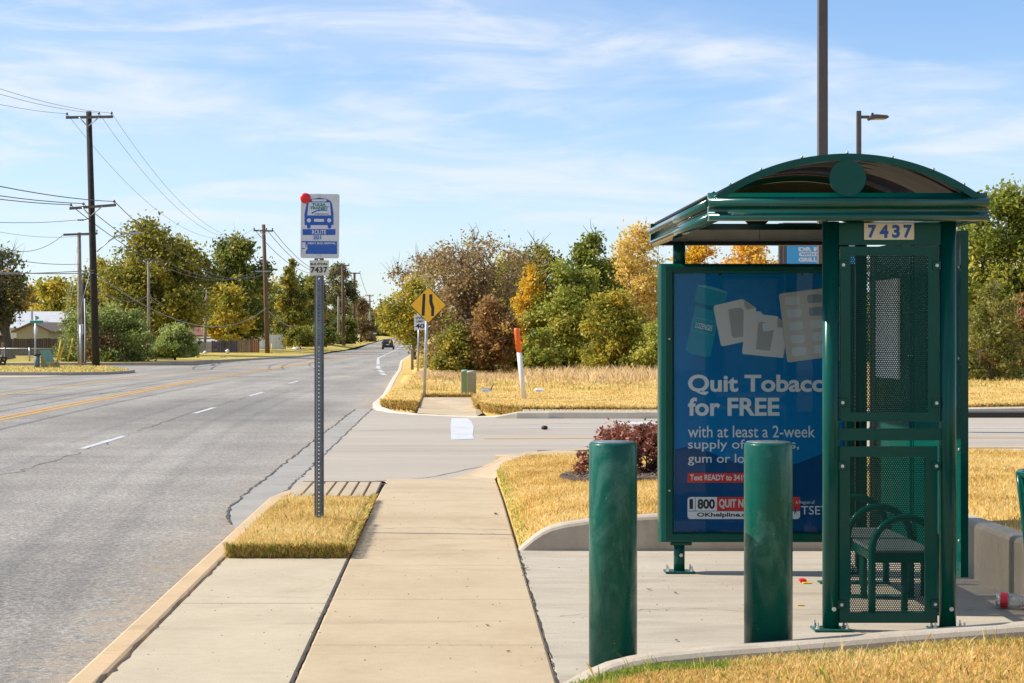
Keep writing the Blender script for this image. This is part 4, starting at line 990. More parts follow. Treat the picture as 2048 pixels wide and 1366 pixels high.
pp('printed_blister', [z0(*p) for p in ((1490, 380), (1965, 322), (2180, 300), (2180, 1150), (1965, 1112), (1580, 1165), (1560, 1150), (1467, 400))], 3.0, 'p_foil')
for r in range(5):
    pp('printed_gum', tilted(*z0(1622 + r * 19, 460 + r * 145), 29, 17, 4, R(-4)), 3.7, 'p_gum')
    pp('printed_gum', tilted(*z0(1873 + r * 19, 440 + r * 143), 29, 17, 4, R(-4)), 3.7, 'p_void' if r < 2 else 'p_gum')
T = lambda b, x0, y0, x1, y1, bold=.0, mat='p_text', **k: text_px(b, x0, y0, x1, y1, PY - .0025, M[mat], case, bold, **k)
T('Quit Tobacco', 1376, 749, 1676, 790, .03); T('for FREE', 1376, 795, 1559, 832, .03)
T('with at least a 2-week', 1376, 851, 1630, 875, .005); T('supply of patches,', 1376, 879, 1598, 903, .005); T('gum or lozenges', 1376, 908, 1566, 931, .005)
pp('printed_band', [(1375, 946), (1545, 946), (1545, 965), (1375, 965)], 1.8, 'p_red'); T('Text READY to 34191', 1380, 949, 1497, 961, .02)
pp('printed_band', rrect(1375, 994, 1600, 1038, 6), 1.8, 'p_text')
pp('printed_band', [(1434, 994), (1600, 994), (1600, 1022), (1434, 1022)], 2.0, 'p_red')
pp('printed_line', [(1390.3, 995), (1391.2, 995), (1391.2, 1022), (1390.3, 1022)], 2.3, 'poster_dk'); pp('printed_line', [(1376, 1021.6), (1599, 1021.6), (1599, 1022.6), (1376, 1022.6)], 2.4, 'poster_dk')
T('1', 1379, 998, 1386, 1018, .04, 'ink'); T('800', 1395, 998, 1430, 1018, .04, 'ink'); T('QUIT NOW', 1438, 998, 1515, 1018, .035, 'p_gum'); T('OKhelpline.com', 1394, 1025, 1516, 1036, .03, 'ink')
T('A Program of', 1591, 1001, 1629, 1010, .0); T('TSET', 1602, 1012, 1656, 1029, .0)
pp('printed_band', [(1585, 1012), (1597, 1012), (1598, 1030), (1584, 1030)], 1.6, 'p_text')
pp('printed_line', [(1588, 1016), (1591, 1014), (1594, 1016), (1592, 1020), (1594, 1030), (1591.5, 1024), (1588, 1030), (1589.5, 1020)], 2.2, 'poster_dk')
for x in (1440, 1604): pp('poster_clip', [(x - 2.5, 546), (x + 2.5, 546), (x + 2.5, 551), (x - 2.5, 551)], 3, 'black')
MB().box(px0 + .0005, px1 - .0005, PY - .0135, PY - .0115, pz0 + .0005, pz1 - .0005).build('glass_pane', M['glass'], case)

# ------------------------------------------------------------------ bench inside the shelter
BN = thing('bench', 'dark green steel bench with rounded hoop armrests inside the shelter', 'bench', (2.58, 10.6, 0))
for y in (9.98, 10.6, 11.2):
    x0, x1, zt_ = 2.392, 2.775, .548; rr = (x1 - x0) / 2; cx = (x0 + x1) / 2
    pts = [(x0, y, 0.01), (x0, y, .2)] + [(cx - rr * math.cos(R(a)), y, zt_ - rr + rr * math.sin(R(a))) for a in range(0, 181, 12)] + [(x1, y, .2), (x1, y, .01)]
    h = MB().tube(pts, .021, 14).build('hoop_armrest', G, BN)
    MB().box(x0 - .05, x1 + .02, y - .05, y + .05, 0, .008, .002).build('foot_plate', M['green_worn'], h)
seat = MB().box(2.415, 2.765, 10.02, 11.18, .335, .357, .006).build('seat', simple('dark grey bench seat', (.13, .15, .15), .45, var=.2), BN)
MB().box(2.415, 2.765, 10.02, 10.04, .285, .334).build('seat_skirt', G, BN); MB().box(2.415, 2.435, 10.041, 11.18, .285, .334).build('seat_skirt', G, BN)
for (x, y) in ((2.6, 10.07), (2.48, 10.55), (2.6, 11.1)): MB().tube([(x, y, 0), (x, y, .335)], .02, 12).build('leg', G, BN)

# ------------------------------------------------------------------ bollards
def bollard(X, Y, label):
    b = thing('bollard', label, 'bollard', (X, Y, 0), 'green steel bollards before the shelter'); r = .1142; h = 1.083
    MB().lathe([(r, -.05), (r, h - .012), (r - .002, h - .005), (r - .008, h)], X, Y, 56).build('pipe', M['green_worn'], b)
    MB().lathe([(r - .010, h + .0005), (r - .012, h + .004), (.02, h + .006)], X, Y, 48).build('cap', simple('worn bollard cap', (.16, .20, .20), .35, .3, .3, 12), b)
bollard(gx(1226, 8.32), 8.32, 'green steel bollard standing alone beside the sidewalk, left of the poster')
bollard(gx(1536.5, 8.32), 8.32, 'green steel bollard in front of the poster, beside the shelter post')

# ------------------------------------------------------------------ bus stop sign
SY = 13.96
BS = thing('bus_stop_sign', 'bus stop sign for route 201 on a punched steel post in the grass strip', 'bus stop sign', (-1.068, 14.0, .09))
xc = -1.068; w = .038
prof = [(-w, .018), (-w, .022), (-.020, .022), (-.014, -.012), (.014, -.012), (.020, .022), (w, .022), (w, .018), (.023, .018), (.017, -.016), (-.017, -.016), (-.023, .018)]
mb = MB(); n = len(prof); zb, ztop = -.3, gz(388, 14)
mb.add([(xc + p[0], 14.0 + p[1], z) for z in (zb, ztop) for p in prof], [(i, (i + 1) % n, n + (i + 1) % n, n + i) for i in range(n)])
mb.build('post', M['post'], BS)
def pl(name, pts, mat, parent, k=0, th=.0006): return print_px(name, pts, SY - .0009 * k, M[mat], parent, th)
TR = lambda pts: [(x + (y - 452) * -.010 * 1, y + (x - 640) * .006) for x, y in pts]
sp = print_px('sign_panel', TR(rrect(601.5, 388, 678.5, 516.5, 4)), SY, M['white'], BS, .003)
k_ = lambda x, y: (580 + x * 120 / 820, 370 + y * 200 / 1366)
bus = [(200, 545), (198, 400), (225, 260), (250, 215), (300, 190), (405, 175), (500, 190), (555, 220), (575, 260), (595, 400), (595, 545), (565, 548), (565, 580), (550, 594), (528, 594), (514, 580), (514, 548), (282, 548), (282, 580), (268, 594), (244, 594), (231, 580), (231, 548)]
pl('bus_symbol', [k_(*p) for p in bus], 'blue', sp, 1)
pl('bus_symbol', [k_(*p) for p in ((255, 238), (545, 238), (560, 415), (236, 415))], 'white', sp, 2)
pl('bus_symbol', [k_(*p) for p in rrect(298, 195, 500, 226, 14)], 'white', sp, 2)
for c in (259, 535): pl('bus_symbol', [k_(*p) for p in circ(c, 483, 28, 20)], 'white', sp, 2)
pl('bus_symbol', [k_(*p) for p in rrect(328, 463, 466, 502, 10)], 'white', sp, 2)
pl('bus_symbol', [k_(*p) for p in ((295, 375), (360, 345), (430, 333), (500, 340), (515, 353), (430, 350), (360, 362), (315, 385), (300, 402))], 'blue', sp, 3)
pl('printed_band', [k_(*p) for p in ((172, 603), (621, 603), (621, 683), (172, 683))], 'blue', sp, 1)
pl('printed_band', [k_(*p) for p in ((160, 765), (642, 770), (642, 943), (160, 940))], 'blue', sp, 1)
pl('phone_symbol', [k_(*p) for p in ((166, 782), (212, 782), (212, 862), (166, 862))], 'white', sp, 2)
pl('phone_symbol', [k_(*p) for p in ((162, 875), (205, 872), (240, 790), (232, 840), (240, 870), (214, 905), (210, 940), (162, 939))], 'white', sp, 2)
def st(b, x0, y0, x1, y1, mat, par, k=2.5, bold=0.): return text_px(b, *k_(x0, y0), *k_(x1, y1), SY - .0009 * k, M[mat], par, bold)
st('TULSA', 300, 248, 492, 290, 'teal', sp, 3, .05); st('TRANSIT', 270, 293, 526, 334, 'teal', sp, 3, .05); st('tulsatransit.org', 335, 382, 528, 414, 'blue', sp, 3, .0)
st('ROUTE', 302, 613, 494, 674, 'white', sp, 3, .02); st('201', 316, 690, 424, 744, 'blue_lt', sp, 3, .03)
st('NEXT BUS ARRIVAL', 246, 782, 628, 810, 'white', sp, 3, .04)
for i, (x0, x1) in enumerate(((246, 628), (246, 560), (246, 628), (238, 628), (234, 628), (230, 312))):
    y = 824 + i * 17.5 + (8 if i > 2 else 0); pl('printed_line', [k_(*p) for p in ((x0, y), (x1, y), (x1, y + 5), (x0, y + 5))], 'blue_lt', sp, 2.2)
for py in (160, 957): bolt_y(sp, *(at(*k_(404, py), SY)[0], SY - .001), at(*k_(404, py), SY)[2], .008)
sn = print_px('number_plate', rrect(619.3, 520.5, 658, 551, 1.5), SY, M['cream'], BS, .003)
st('BUS STOP#', 280, 1066, 512, 1098, 'ink', sn, 1.5, .03); st('7437', 282, 1118, 514, 1198, 'ink', sn, 1.5, .03)
for py in (1043, 1217): v = at(*k_(400, py), SY); bolt_y(sn, v.x, SY - .001, v.z, .007)
c = at(611, 396.5, SY - .002)
mb = MB(); prof = [(.042, 0), (.042, .004), (.036, .009), (.022, .013), (.006, .0145)]
vs = []; fs = []
for (r, h) in prof:
    for q in range(28): vs.append((c.x + r * math.cos(2 * math.pi * q / 28), c.y - h, c.z + r * math.sin(2 * math.pi * q / 28)))
for q2 in range(4):
    for q in range(28): fs.append((q2 * 28 + q, q2 * 28 + (q + 1) % 28, q2 * 28 + 28 + (q + 1) % 28, q2 * 28 + 28 + q))
fs += [tuple(range(28)), tuple(range(112, 140))]
mb.add(vs, fs, True); mb.build('red_disc', M['red'], BS)

# ------------------------------------------------------------------ other signs
def sign_post(name, label, cat, bx, by, tx, ty, Y, r, mat='steel'):
    b = at(bx, by, Y); t_ = thing(name, label, cat, b); tp = at(tx, ty, Y)
    MB().tube([b - Vector((0, 0, .3)), tp], r, 8).build('post', M[mat], t_)
    return t_
Yw = 42.0
ms = sign_post('warning_sign', 'yellow diamond lane ends sign on a leaning steel post at the far kerb', 'road sign', 847.5, 795, 855.5, 575, Yw + .05, .036)
def dia(cx, cy, h, k): return [(cx - h, cy), (cx, cy + h * k), (cx + h, cy), (cx, cy - h * k)]
dp = print_px('sign_panel', dia(856.5, 610, 37.2, 1.0), Yw, M['ink'], ms, .004)
print_px('sign_face', dia(856.5, 610, 35.4, 1.0), Yw - .002, M['sign_yellow'], dp, .001)
z7 = lambda x, y: (740 + x * 590 / 2015, 460 + y * 400 / 1366)
print_px('lane_symbol', [z7(*p) for p in ((360, 436), (379, 436), (373, 586), (352, 585))], Yw - .004, M['ink'], dp, .001)
print_px('lane_symbol', [z7(*p) for p in ((405, 440), (427, 438), (427, 490), (440, 530), (437, 588), (417, 588), (419, 538), (405, 495))], Yw - .004, M['ink'], dp, .001)
Ys_ = 64.0
ss = sign_post('speed_limit_sign', 'white speed limit 40 sign partly behind the yellow diamond sign', 'road sign', 835.5, 738, 838, 630, Ys_ + .05, .035)
sp2 = print_px('sign_panel', rrect(828.3, 630.5, 851.5, 660, 1), Ys_, M['sign_white'], ss, .004)
for b, x0, y0, x1, y1, bo in (('SPEED', 831, 633.5, 849, 638.5, .02), ('LIMIT', 832, 640.5, 848, 645, .02), ('40', 830.5, 647.5, 849, 657, .03)): text_px(b, x0, y0, x1, y1, Ys_ - .003, M['ink'], sp2, bo)
b = at(824.5, 733, 76); pb = MB().box(b.x - .06, b.x + .06, 76, 76.1, b.z - .2, gz(697, 76), .01); tag(pb.build('marker_post', M['wood_grey']), 'short brown wooden post beside the speed limit sign', 'post')
# menu board of the drive-in
MY = 30.0
mbd = thing('menu_board', 'dark framed blue drink menu board standing behind the shelter', 'sign', (gx(1640, MY), MY, 0))
MB().box(gx(1566, MY), gx(1722, MY), MY, MY + .2, gz(562, MY), gz(445, MY), .01).build('frame', M['bronze'], mbd)
MB().box(gx(1559, MY), gx(1566, MY) - .002, MY + .03, MY + .13, -.2, gz(446, MY)).build('leg', M['bronze'], mbd)
MB().box(gx(1722, MY) + .002, gx(1729, MY), MY + .03, MY + .13, -.2, gz(446, MY)).build('leg', M['bronze'], mbd)
mf = MB().box(gx(1574, MY), gx(1718, MY), MY - .02, MY - .002, gz(556, MY), gz(451, MY)).build('face', M['sign_blue'], mbd)
for b, x0, y0, x1, y1, bo in (('DR PEPPER', 1597, 494.5, 1688, 502.5, .06), ('GRILLED', 1597, 515, 1652, 523.5, .06)): text_px(b, x0, y0, x1, y1, MY - .022, M['white'], mf, bo)
print_px('printed_band', rrect(1598, 504, 1690, 512.5, 4), MY - .022, M['white'], mf, .001); text_px('WITH PURCHASE', 1601, 505.5, 1684, 511, MY - .024, M['sign_blue'], mf, .04)

# lamp posts of the car park
def lamp(px, Y, ztop, w, label, head=+1):
    X = gx(px, Y); t_ = thing('lamp_post', label, 'lamp post', (X, Y, 0))
    mb = MB(); w0, w1 = w * 1.06, w * .94
    mb.add([(X + sx * a / 2, Y + sy * a / 2, z) for (z, a) in ((-.2, w0), (ztop, w1)) for sx, sy in ((-1, -1), (1, -1), (1, 1), (-1, 1))], [(3, 2, 1, 0), (4, 5, 6, 7), (0, 1, 5, 4), (1, 2, 6, 5), (2, 3, 7, 6), (3, 0, 4, 7)])
    mb.build('pole', M['bronze'], t_)
    zc_ = ztop - .17
    MB().box(X + w / 2 + .002, X + w / 2 + .22, Y - .04, Y + .04, zc_ - .04, zc_ + .04, .01).build('arm', M['bronze'], t_)
    x0 = X + w / 2 + .20; hd = MB(); pr = [(0, -.05), (.04, -.09), (.14, -.06), (.5, -.055), (.56, -.02), (.5, .035), (.2, .06), (.06, .05)]
    hd.prism([(x0 + a, Y - .16, zc_ + b_) for a, b_ in pr], (0, .32, 0)); h_ = hd.build('lamp_head', M['bronze'], t_)
    MB().box(x0 + .16, x0 + .46, Y - .13, Y + .13, zc_ - .069, zc_ - .059).build('lens', M['lens'], h_)
    MB().lathe([(.035, zc_ + .055), (.035, zc_ + .11), (.02, zc_ + .12)], x0 + .12, Y, 12).build('photocell', M['black'], h_)
lamp(1645, 24.5, 7.95, .127, 'tall square bronze lamp post rising straight behind the shelter roof')
lamp(1717.5, 49.0, 7.75, .127, 'farther bronze lamp post with its flat lamp head showing above the shelter roof')

# ------------------------------------------------------------------ things on the far verge
def pedestal(px0, px1, py0, py1, Y, mat, label):
    X = gx((px0 + px1) / 2, Y); r = (px1 - px0) / 2 / F * Y; z1, z0 = gz(py0, Y), gz(py1, Y); t_ = thing('utility_pedestal', label, 'pedestal', (X, Y, z0))
    MB().lathe([(r, z0 - .1), (r, z1 - .05), (r * 1.04, z1 - .05), (r * 1.04, z1 - .012), (r * .9, z1), (.02, z1 + .012)], X, Y, 24).build('housing', M[mat], t_)
pedestal(922.5, 937, 740, 780, 43.5, 'plastic_green', 'round green plastic utility pedestal on the far lawn')
pedestal(934, 952.5, 741.5, 785, 42.5, 'plastic_grey', 'round grey utility pedestal in front of the green one')
b = at(1047.5, 791, 41.5); t_ = at(1033, 656, 41.5); mpost = thing('marker_post', 'leaning white marker post with an orange top on the far lawn', 'post', b)
d = t_ - b
MB().tube([b - d * .08, b + d * .64], .062, 14).build('shaft', M['marker_white'], mpost)
MB().tube([b + d * .645, b + d * .97, b + d], [.066, .066, .055], 14).build('cap', M['orange'], mpost)
def litter(name, pts, Y, mat, label, cat, th=.03, depth=.25):
    mb = MB(); P = [at(x, y, Y) for x, y in pts]
    mb.prism(P, (0, depth, th)); return tag(mb.build(name, M[mat]), label, cat)
litter('litter_sheet', [(962, 783), (966, 778), (975, 779), (984, 782), (975, 784)], 42.3, 'white', 'crumpled white sheet lying beside the grey pedestal', 'litter')
b = at(980, 782, 42.4); tag(MB().tube([b, at(988, 766, 42.4)], .018, 6).build('stick', M['wood_grey']), 'pale stick poking up beside the white litter sheet', 'stick')
litter('litter_bag', [(1069, 782), (1074, 779), (1082, 780), (1088, 781), (1080, 784)], 43, 'white', 'white plastic bag in the grass right of the marker post', 'litter')
v = at(1089, 860.5, 30.6); tag(MB().lathe([(.04, -.121), (.062, -.10), (.05, -.065), (.02, -.055)], v.x, 30.6, 9).build('rock', M['black']), 'dark rock lying on the side road line', 'rock')

# ------------------------------------------------------------------ red-leaved hedge bush and its bed are added with the plants
# trash bin at the right edge
BX, BY = 3.13, 8.62
tb = thing('trash_bin', 'green open-mesh trash bin at the right edge beside the low wall', 'trash bin', (BX, BY, 0))
MB().tube([(BX + .325 * math.cos(a), BY + .325 * math.sin(a), .905) for a in np.linspace(0, 2 * math.pi, 41)], .014, 10, False).build('rim', G, tb)
MB().tube([(BX + .25 * math.cos(a), BY + .25 * math.sin(a), .05) for a in np.linspace(0, 2 * math.pi, 33)], .012, 8, False).build('base_ring', G, tb)
mb = MB()
for k in range(36):
    for s_ in (-1, 1):
        P = []
        for q in range(9):
            u = q / 8; a = 2 * math.pi * k / 36 + s_ * u * .9; r = .25 + .065 * u ** 1.5; P.append((BX + r * math.cos(a), BY + r * math.sin(a), .05 + .855 * u))
        mb.tube(P, .0045, 5, False)
mb.build('mesh_basket', G, tb)
mb = MB()
for k in range(8):
    a = 2 * math.pi * (k + .42) / 8; mb.tube([(BX + (.257 + .072 * u ** 1.5) * math.cos(a), BY + (.257 + .072 * u ** 1.5) * math.sin(a), .05 + .855 * u) for u in np.linspace(0, 1, 7)], .016, 8)
mb.build('ribs', G, tb)
MB().lathe([(.22, .07), (.29, .88), (.28, .88), (.21, .08)], BX, BY, 24).build('liner', M['black'], tb)
# bottle
bp = at(2022, 1215, 10.15); d = Vector((.9, -.42, 0)).normalized(); bo = thing('plastic_bottle', 'empty clear plastic bottle with red label and red cap beside the low wall', 'bottle', (bp.x, bp.y, 0))
o = Vector((bp.x, bp.y, .048)) - d * .085
prf = [(0, .01), (0.004, .036), (.03, .044), (.075, .044), (.08, .042), (.115, .042), (.15, .034), (.175, .02), (.19, .013), (.2, .013)]
MB().tube([o + d * a for a, r in prf], [r for a, r in prf], 20).build('bottle_body', M['pet'], bo)
MB().tube([o + d * .030, o + d * .072], [.0448, .0448], 20, False).build('label', M['label_red'], bo)
MB().tube([o + d * .193, o + d * .215], [.0155, .0155], 14).build('cap', M['label_red'], bo)
lw = MB()
for a0 in (.2, .5, .8, 1.1): 
    p = o + d * (.036 + .008 * a0)
# red ketchup packet
v = at(1605, 1164, 5660 / 504.); tag(MB().box(v.x - .022, v.x + .022, v.y - .03, v.y + .03, .0, .022, .006).build('sauce_cup', M['red']), 'small red sauce cup dropped on the pad right of the second bollard', 'litter')
v = at(1613, 1167.5, 5660 / 506.5); tag(MB().box(v.x - .026, v.x + .026, v.y - .02, v.y + .02, .0, .006, .002).build('paper_scrap', M['yellow']), 'yellow paper scrap touching the red sauce cup', 'litter')
v = at(1601, 1211, 5660 / 551.); tag(MB().box(v.x - .02, v.x + .02, v.y - .01, v.y + .01, .0, .005, .001).build('paper_scrap', M['yellow']), 'tiny orange scrap on the pad before the shelter post', 'litter')
# dead leaves, each a curled little sheet
rng = random.Random(3)
def dead_leaf(px, py, s, label, z=0.):
    Y = F * (EYE - z) / (py - HY); X = gx(px, Y); mb = MB(); a = rng.uniform(0, 6.28); vs = []; n = 6
    out = [(-1, 0), (-.45, .42), (.1, .5), (.6, .3), (1, 0), (.6, -.32), (.1, -.48), (-.45, -.4)]
    for (u, v_) in out + [(0, 0)]:
        h = .35 * (u * u) * s + .45 * abs(v_) * s + .002
        vs.append((X + s * (u * math.cos(a) - v_ * math.sin(a)), Y + s * (u * math.sin(a) + v_ * math.cos(a)), z + h))
    mb.add(vs + [(x, y, zz + .0015) for x, y, zz in vs], [(i, (i + 1) % 8, 8) for i in range(8)] + [(9 + (i + 1) % 8, 9 + i, 17) for i in range(8)] + [(i, 9 + i, 9 + (i + 1) % 8, (i + 1) % 8) for i in range(8)])
    return tag(mb.build('dead_leaf', M['dead_leaf']), label, 'leaf')
dead_leaf(991, 1029, .035, 'larger curled brown leaf on the sidewalk edge by the lawn')
dead_leaf(1049, 1139, .032, 'brown leaf on the joint between sidewalk and pad')
dead_leaf(975, 1252, .016, 'small dark leaf on the near part of the sidewalk')
dead_leaf(1016, 1304, .014, 'dark leaf scrap on the sidewalk nearest the viewer')
dead_leaf(1072, 948, .05, 'brown leaf lying on the lawn behind the sidewalk', .1)
dead_leaf(1102, 1012, .03, 'little brown leaf on the lawn near the wall', .14)
dead_leaf(1298, 1180, .018, 'dark leaf on the pad right of the first bollard')
dead_leaf(1351, 1187, .018, 'brown leaf on the pad between the bollards')
dead_leaf(1353, 1282, .016, 'dark scrap on the pad close to the low kerb wall')
# scattered grit
mb = MB(); rg = random.Random(8)
for _ in range(420):
    k = rg.random()
    if k < .5: X = rg.uniform(-1.6, .48); Y = rg.uniform(7.6, 18)
    elif k < .8: X = rg.uniform(.5, 3.3); Y = rg.uniform(8.3, 12.7)
    elif k < .9: X = .48 + rg.gauss(0, .03); Y = rg.uniform(8, 19)
    else: X = -.735 + rg.gauss(0, .02); Y = rg.uniform(8, 17)
    if X < -.745 and Y > 12.4: continue
    s_ = rg.uniform(.002, .0065); a = rg.uniform(0, 3); e = rg.uniform(.4, 1)
    c_, n_ = math.cos(a), math.sin(a)
    mb.add([(X + s_ * c_, Y + s_ * n_, .0), (X - s_ * n_ * e, Y + s_ * c_ * e, .0), (X - s_ * c_, Y - s_ * n_, .0), (X + s_ * n_ * e, Y - s_ * c_ * e, .0), (X, Y, s_ * .8)], [(0, 1, 4), (1, 2, 4), (2, 3, 4), (3, 0, 4)])
tag(mb.build('grit', M['dark'], keep=True), kind='stuff')
#PART3
# ------------------------------------------------------------------ trees and shrubs
def leaf_cloud(rng, C0, W, D, Hh, prof, n, size, nclump, csig, tone=.5, shell=.5, flat=.8, bumps=7):
    """clumps scattered through a crown; returns verts, faces, tint, clump centres"""
    K = rng.normal(0, 1, (bumps, 3)); ph = rng.uniform(0, 6.28, bumps)
    t = rng.random(nclump * 3); a = rng.uniform(0, 2 * np.pi, nclump * 3)
    pr = np.interp(t, [p[0] for p in prof], [p[1] for p in prof])
    keep = rng.random(nclump * 3) < pr / pr.max() * .9 + .1
    t, a, pr = t[keep][:nclump], a[keep][:nclump], pr[keep][:nclump]; m = len(t)
    rad = rng.random(m) ** shell
    wob = 1 + .22 * sum(np.sin(K[i, 0] * 1.6 * np.cos(a) + K[i, 1] * 1.6 * np.sin(a) + K[i, 2] * 5 * t + ph[i]) for i in range(bumps)) / math.sqrt(bumps)
    r = rad * pr * np.clip(wob, .5, 1.3)
    cc = np.column_stack([C0[0] + np.cos(a) * r * W / 2, C0[1] + np.sin(a) * r * D / 2, C0[2] + t * Hh])
    ct = np.clip(tone + rng.normal(0, .16, m) + .12 * (rng.random(m) < .12), 0, 1)
    csz = rng.uniform(.6, 1.35, m)
    w = csz ** 2; idx = rng.choice(m, n, p=w / w.sum())
    off = rng.normal(0, 1, (n, 3)); off *= (csig * csz[idx])[:, None]; off[:, 2] *= flat
    P = cc[idx] + off
    nrm = rng.normal(0, 1, (n, 3)); nrm[:, 2] += .5; nrm /= np.linalg.norm(nrm, axis=1)[:, None]
    u = np.cross(nrm, rng.normal(0, 1, (n, 3))); u /= np.linalg.norm(u, axis=1)[:, None]; v = np.cross(nrm, u)
    s = (size * rng.uniform(.55, 1.3, n))[:, None]
    V = np.stack([P - u * s * .62, P + v * s * .34 + nrm * s * .08, P + u * s * .62, P - v * s * .34 + nrm * s * .08], 1).reshape(-1, 3)
    Fc = np.arange(n * 4)
    tint = np.clip(ct[idx] + rng.normal(0, .13, n), 0, 1)
    return V, Fc, np.repeat(tint, 4), cc
PROF = {
    'round': [(0, .45), (.15, .8), (.4, 1), (.65, .9), (.85, .6), (1, .2)],
    'shrub': [(0, .95), (.3, 1), (.6, .88), (.85, .55), (1, .2)],
    'cone': [(0, .8), (.25, 1), (.6, .7), (.85, .35), (1, .08)],
    'vase': [(0, .25), (.3, .6), (.6, .95), (.8, 1), (.95, .6), (1, .35)],
    'flat': [(0, .95), (.5, 1), (.8, .85), (1, .55)],
}
def tree(name, label, cat, x0, x1, ytop, ybase, Y, leaf, n, size, prof='round', lo=.25, nclump=110, csig=.09, tone=.5, seed=1, bark='bark', trunk_r=None, twigs=0, shell=.5, group=None, dscale=.9, lean=0, limbs=16):
    rng = np.random.default_rng(seed); rn = random.Random(seed)
    xc_ = (x0 + x1) / 2; X = gx(xc_, Y); W = (x1 - x0) / F * Y; z0 = gz(ybase, Y); Hh = gz(ytop, Y) - z0; Wc = W * 1.04
    t_ = thing(name, label, cat, (X, Y, z0), group)
    zc0 = z0 + Hh * lo; Hc = Hh * (1 - lo) * 1.0
    V, Fc, tint, cc = leaf_cloud(rng, (X + lean, Y, zc0), Wc, Wc * dscale, Hc, PROF[prof], n, size, nclump, csig * W, tone, shell)
    lowest = z0 + .02; V[:, 2] = np.maximum(V[:, 2], lowest)
    np_mesh('foliage', V, Fc, 4, L[leaf], t_, tint)
    tr = trunk_r or max(.05, Hh * .018); mb = MB()
    top = Vector((X + lean * .8 + rn.uniform(-.05, .05) * W, Y, zc0 + Hc * .62))
    base = Vector((X, Y, z0 - .2)); trunk = []
    for k in range(7):
        u = k / 6; p = base.lerp(top, u); p += Vector((math.sin(u * 5 + seed) * .025 * W * u, math.cos(u * 4 + seed) * .02 * W * u, 0)); trunk.append(p)
    mb.tube(trunk, [tr * (1.25 if k == 0 else 1 - .12 * k) for k in range(7)], 8)
    for k in range(limbs):
        q = cc[rn.randrange(len(cc))]; u = rn.uniform(.25, .95); s_ = trunk[min(6, int(u * 6))]
        e = Vector(q); mid = s_.lerp(e, .5) + Vector((rn.uniform(-.05, .05) * W, rn.uniform(-.05, .05) * W, .04 * Hh))
        mb.tube([s_, s_.lerp(mid, .5), mid, e], [tr * .45, tr * .34, tr * .22, tr * .08], 5)
    for k in range(twigs):
        q = Vector(cc[rn.randrange(len(cc))])
        for j in range(3):
            d = Vector((rn.gauss(0, .5), rn.gauss(0, .3), rn.uniform(.6, 1.3))).normalized() * rn.uniform(.10, .22) * Hh
            mb.tube([q, q + d * .5 + Vector((rn.gauss(0, .04), 0, 0)) * Hh * .3, q + d], [.018 + .004 * Hh / 5, .012, .005], 4)
    mb.build('trunk', M[bark], t_)
    return t_
TR = tree
# -- scrub belt beyond the side road
TR('tree', 'tall brown half-bare tree right behind the yellow diamond sign', 'tree', 838, 1050, 482, 745, 68, 'brown', 12000, .11, 'vase', .18, 150, .055, .5, 11, 'bark_grey', .09, 42, .6, limbs=34)
TR('tree', 'brown leafy tree filling the gap under the half-bare crown', 'tree', 855, 1010, 545, 742, 67, 'brown', 11000, .12, 'shrub', .05, 100, .07, .4, 12, 'bark_grey', .07, 10, .55)
TR('tree', 'olive and yellow tree at the left end of the scrub belt', 'tree', 768, 890, 565, 712, 96, 'ygreen', 9000, .17, 'round', .12, 80, .075, .55, 13, 'bark', .1, 12)
TR('tree', 'sparse twiggy tree top above the left end of the scrub belt', 'tree', 782, 900, 520, 705, 104, 'brown', 2600, .16, 'vase', .3, 60, .06, .5, 14, 'bark_grey', .09, 34, .7, limbs=26)
TR('shrub', 'rust-coloured shrub left of the orange-topped post', 'shrub', 930, 1040, 600, 742, 62, 'rust', 9500, .10, 'shrub', .0, 80, .075, .45, 15, 'bark', .04, 8)
TR('tree', 'orange-yellow sapling in the middle of the scrub belt', 'tree', 1022, 1108, 535, 735, 63.5, 'yellow', 5200, .11, 'cone', .18, 60, .08, .62, 16, 'bark', .04, 4)
TR('tree', 'dense green leafy tree in the centre of the scrub belt', 'tree', 1058, 1205, 522, 748, 63, 'green', 17000, .115, 'shrub', .02, 130, .06, .6, 17, 'bark', .07, 4)
TR('tree', 'olive green tree behind the yellow sapling', 'tree', 995, 1160, 500, 735, 74, 'olive', 13000, .14, 'round', .1, 110, .065, .5, 18, 'bark', .08, 8)
TR('tree', 'tall dark green tree crown peaking left of the gold tree', 'tree', 1128, 1236, 470, 735, 72, 'green', 11000, .14, 'round', .2, 90, .075, .35, 19, 'bark', .09, 6)
TR('tree', 'pale gold tree left of the shelter roof', 'tree', 1205, 1345, 462, 735, 76, 'gold', 13000, .14, 'round', .2, 100, .07, .5, 20, 'bark_grey', .09, 10)
TR('shrub', 'yellow green shrub with gold tips left of the advert case', 'shrub', 1165, 1300, 588, 752, 60, 'ygreen', 14000, .11, 'shrub', .0, 110, .07, .5, 21, 'bark', .05, 4)
TR('shrub', 'bright green shrub touching the left edge of the advert case', 'shrub', 1268, 1372, 632, 756, 59, 'green', 9500, .10, 'shrub', .0, 80, .075, .7, 22, 'bark', .04, 0)
TR('shrub', 'dark brown tangled shrub between the rust shrub and the green tree', 'shrub', 985, 1085, 640, 745, 65, 'dkgreen', 8000, .11, 'shrub', .0, 70, .08, .45, 23, 'bark', .05, 6)
TR('shrub', 'low green bush at the foot of the speed limit sign', 'shrub', 838, 935, 692, 740, 77, 'olive', 6500, .11, 'flat', .0, 60, .07, .75, 24, 'bark', .03, 0)
TR('tree', 'bright orange tree seen between roof and advert case', 'tree', 1425, 1570, 478, 735, 78, 'orange', 13000, .15, 'round', .2, 100, .07, .58, 25, 'bark', .09, 4)
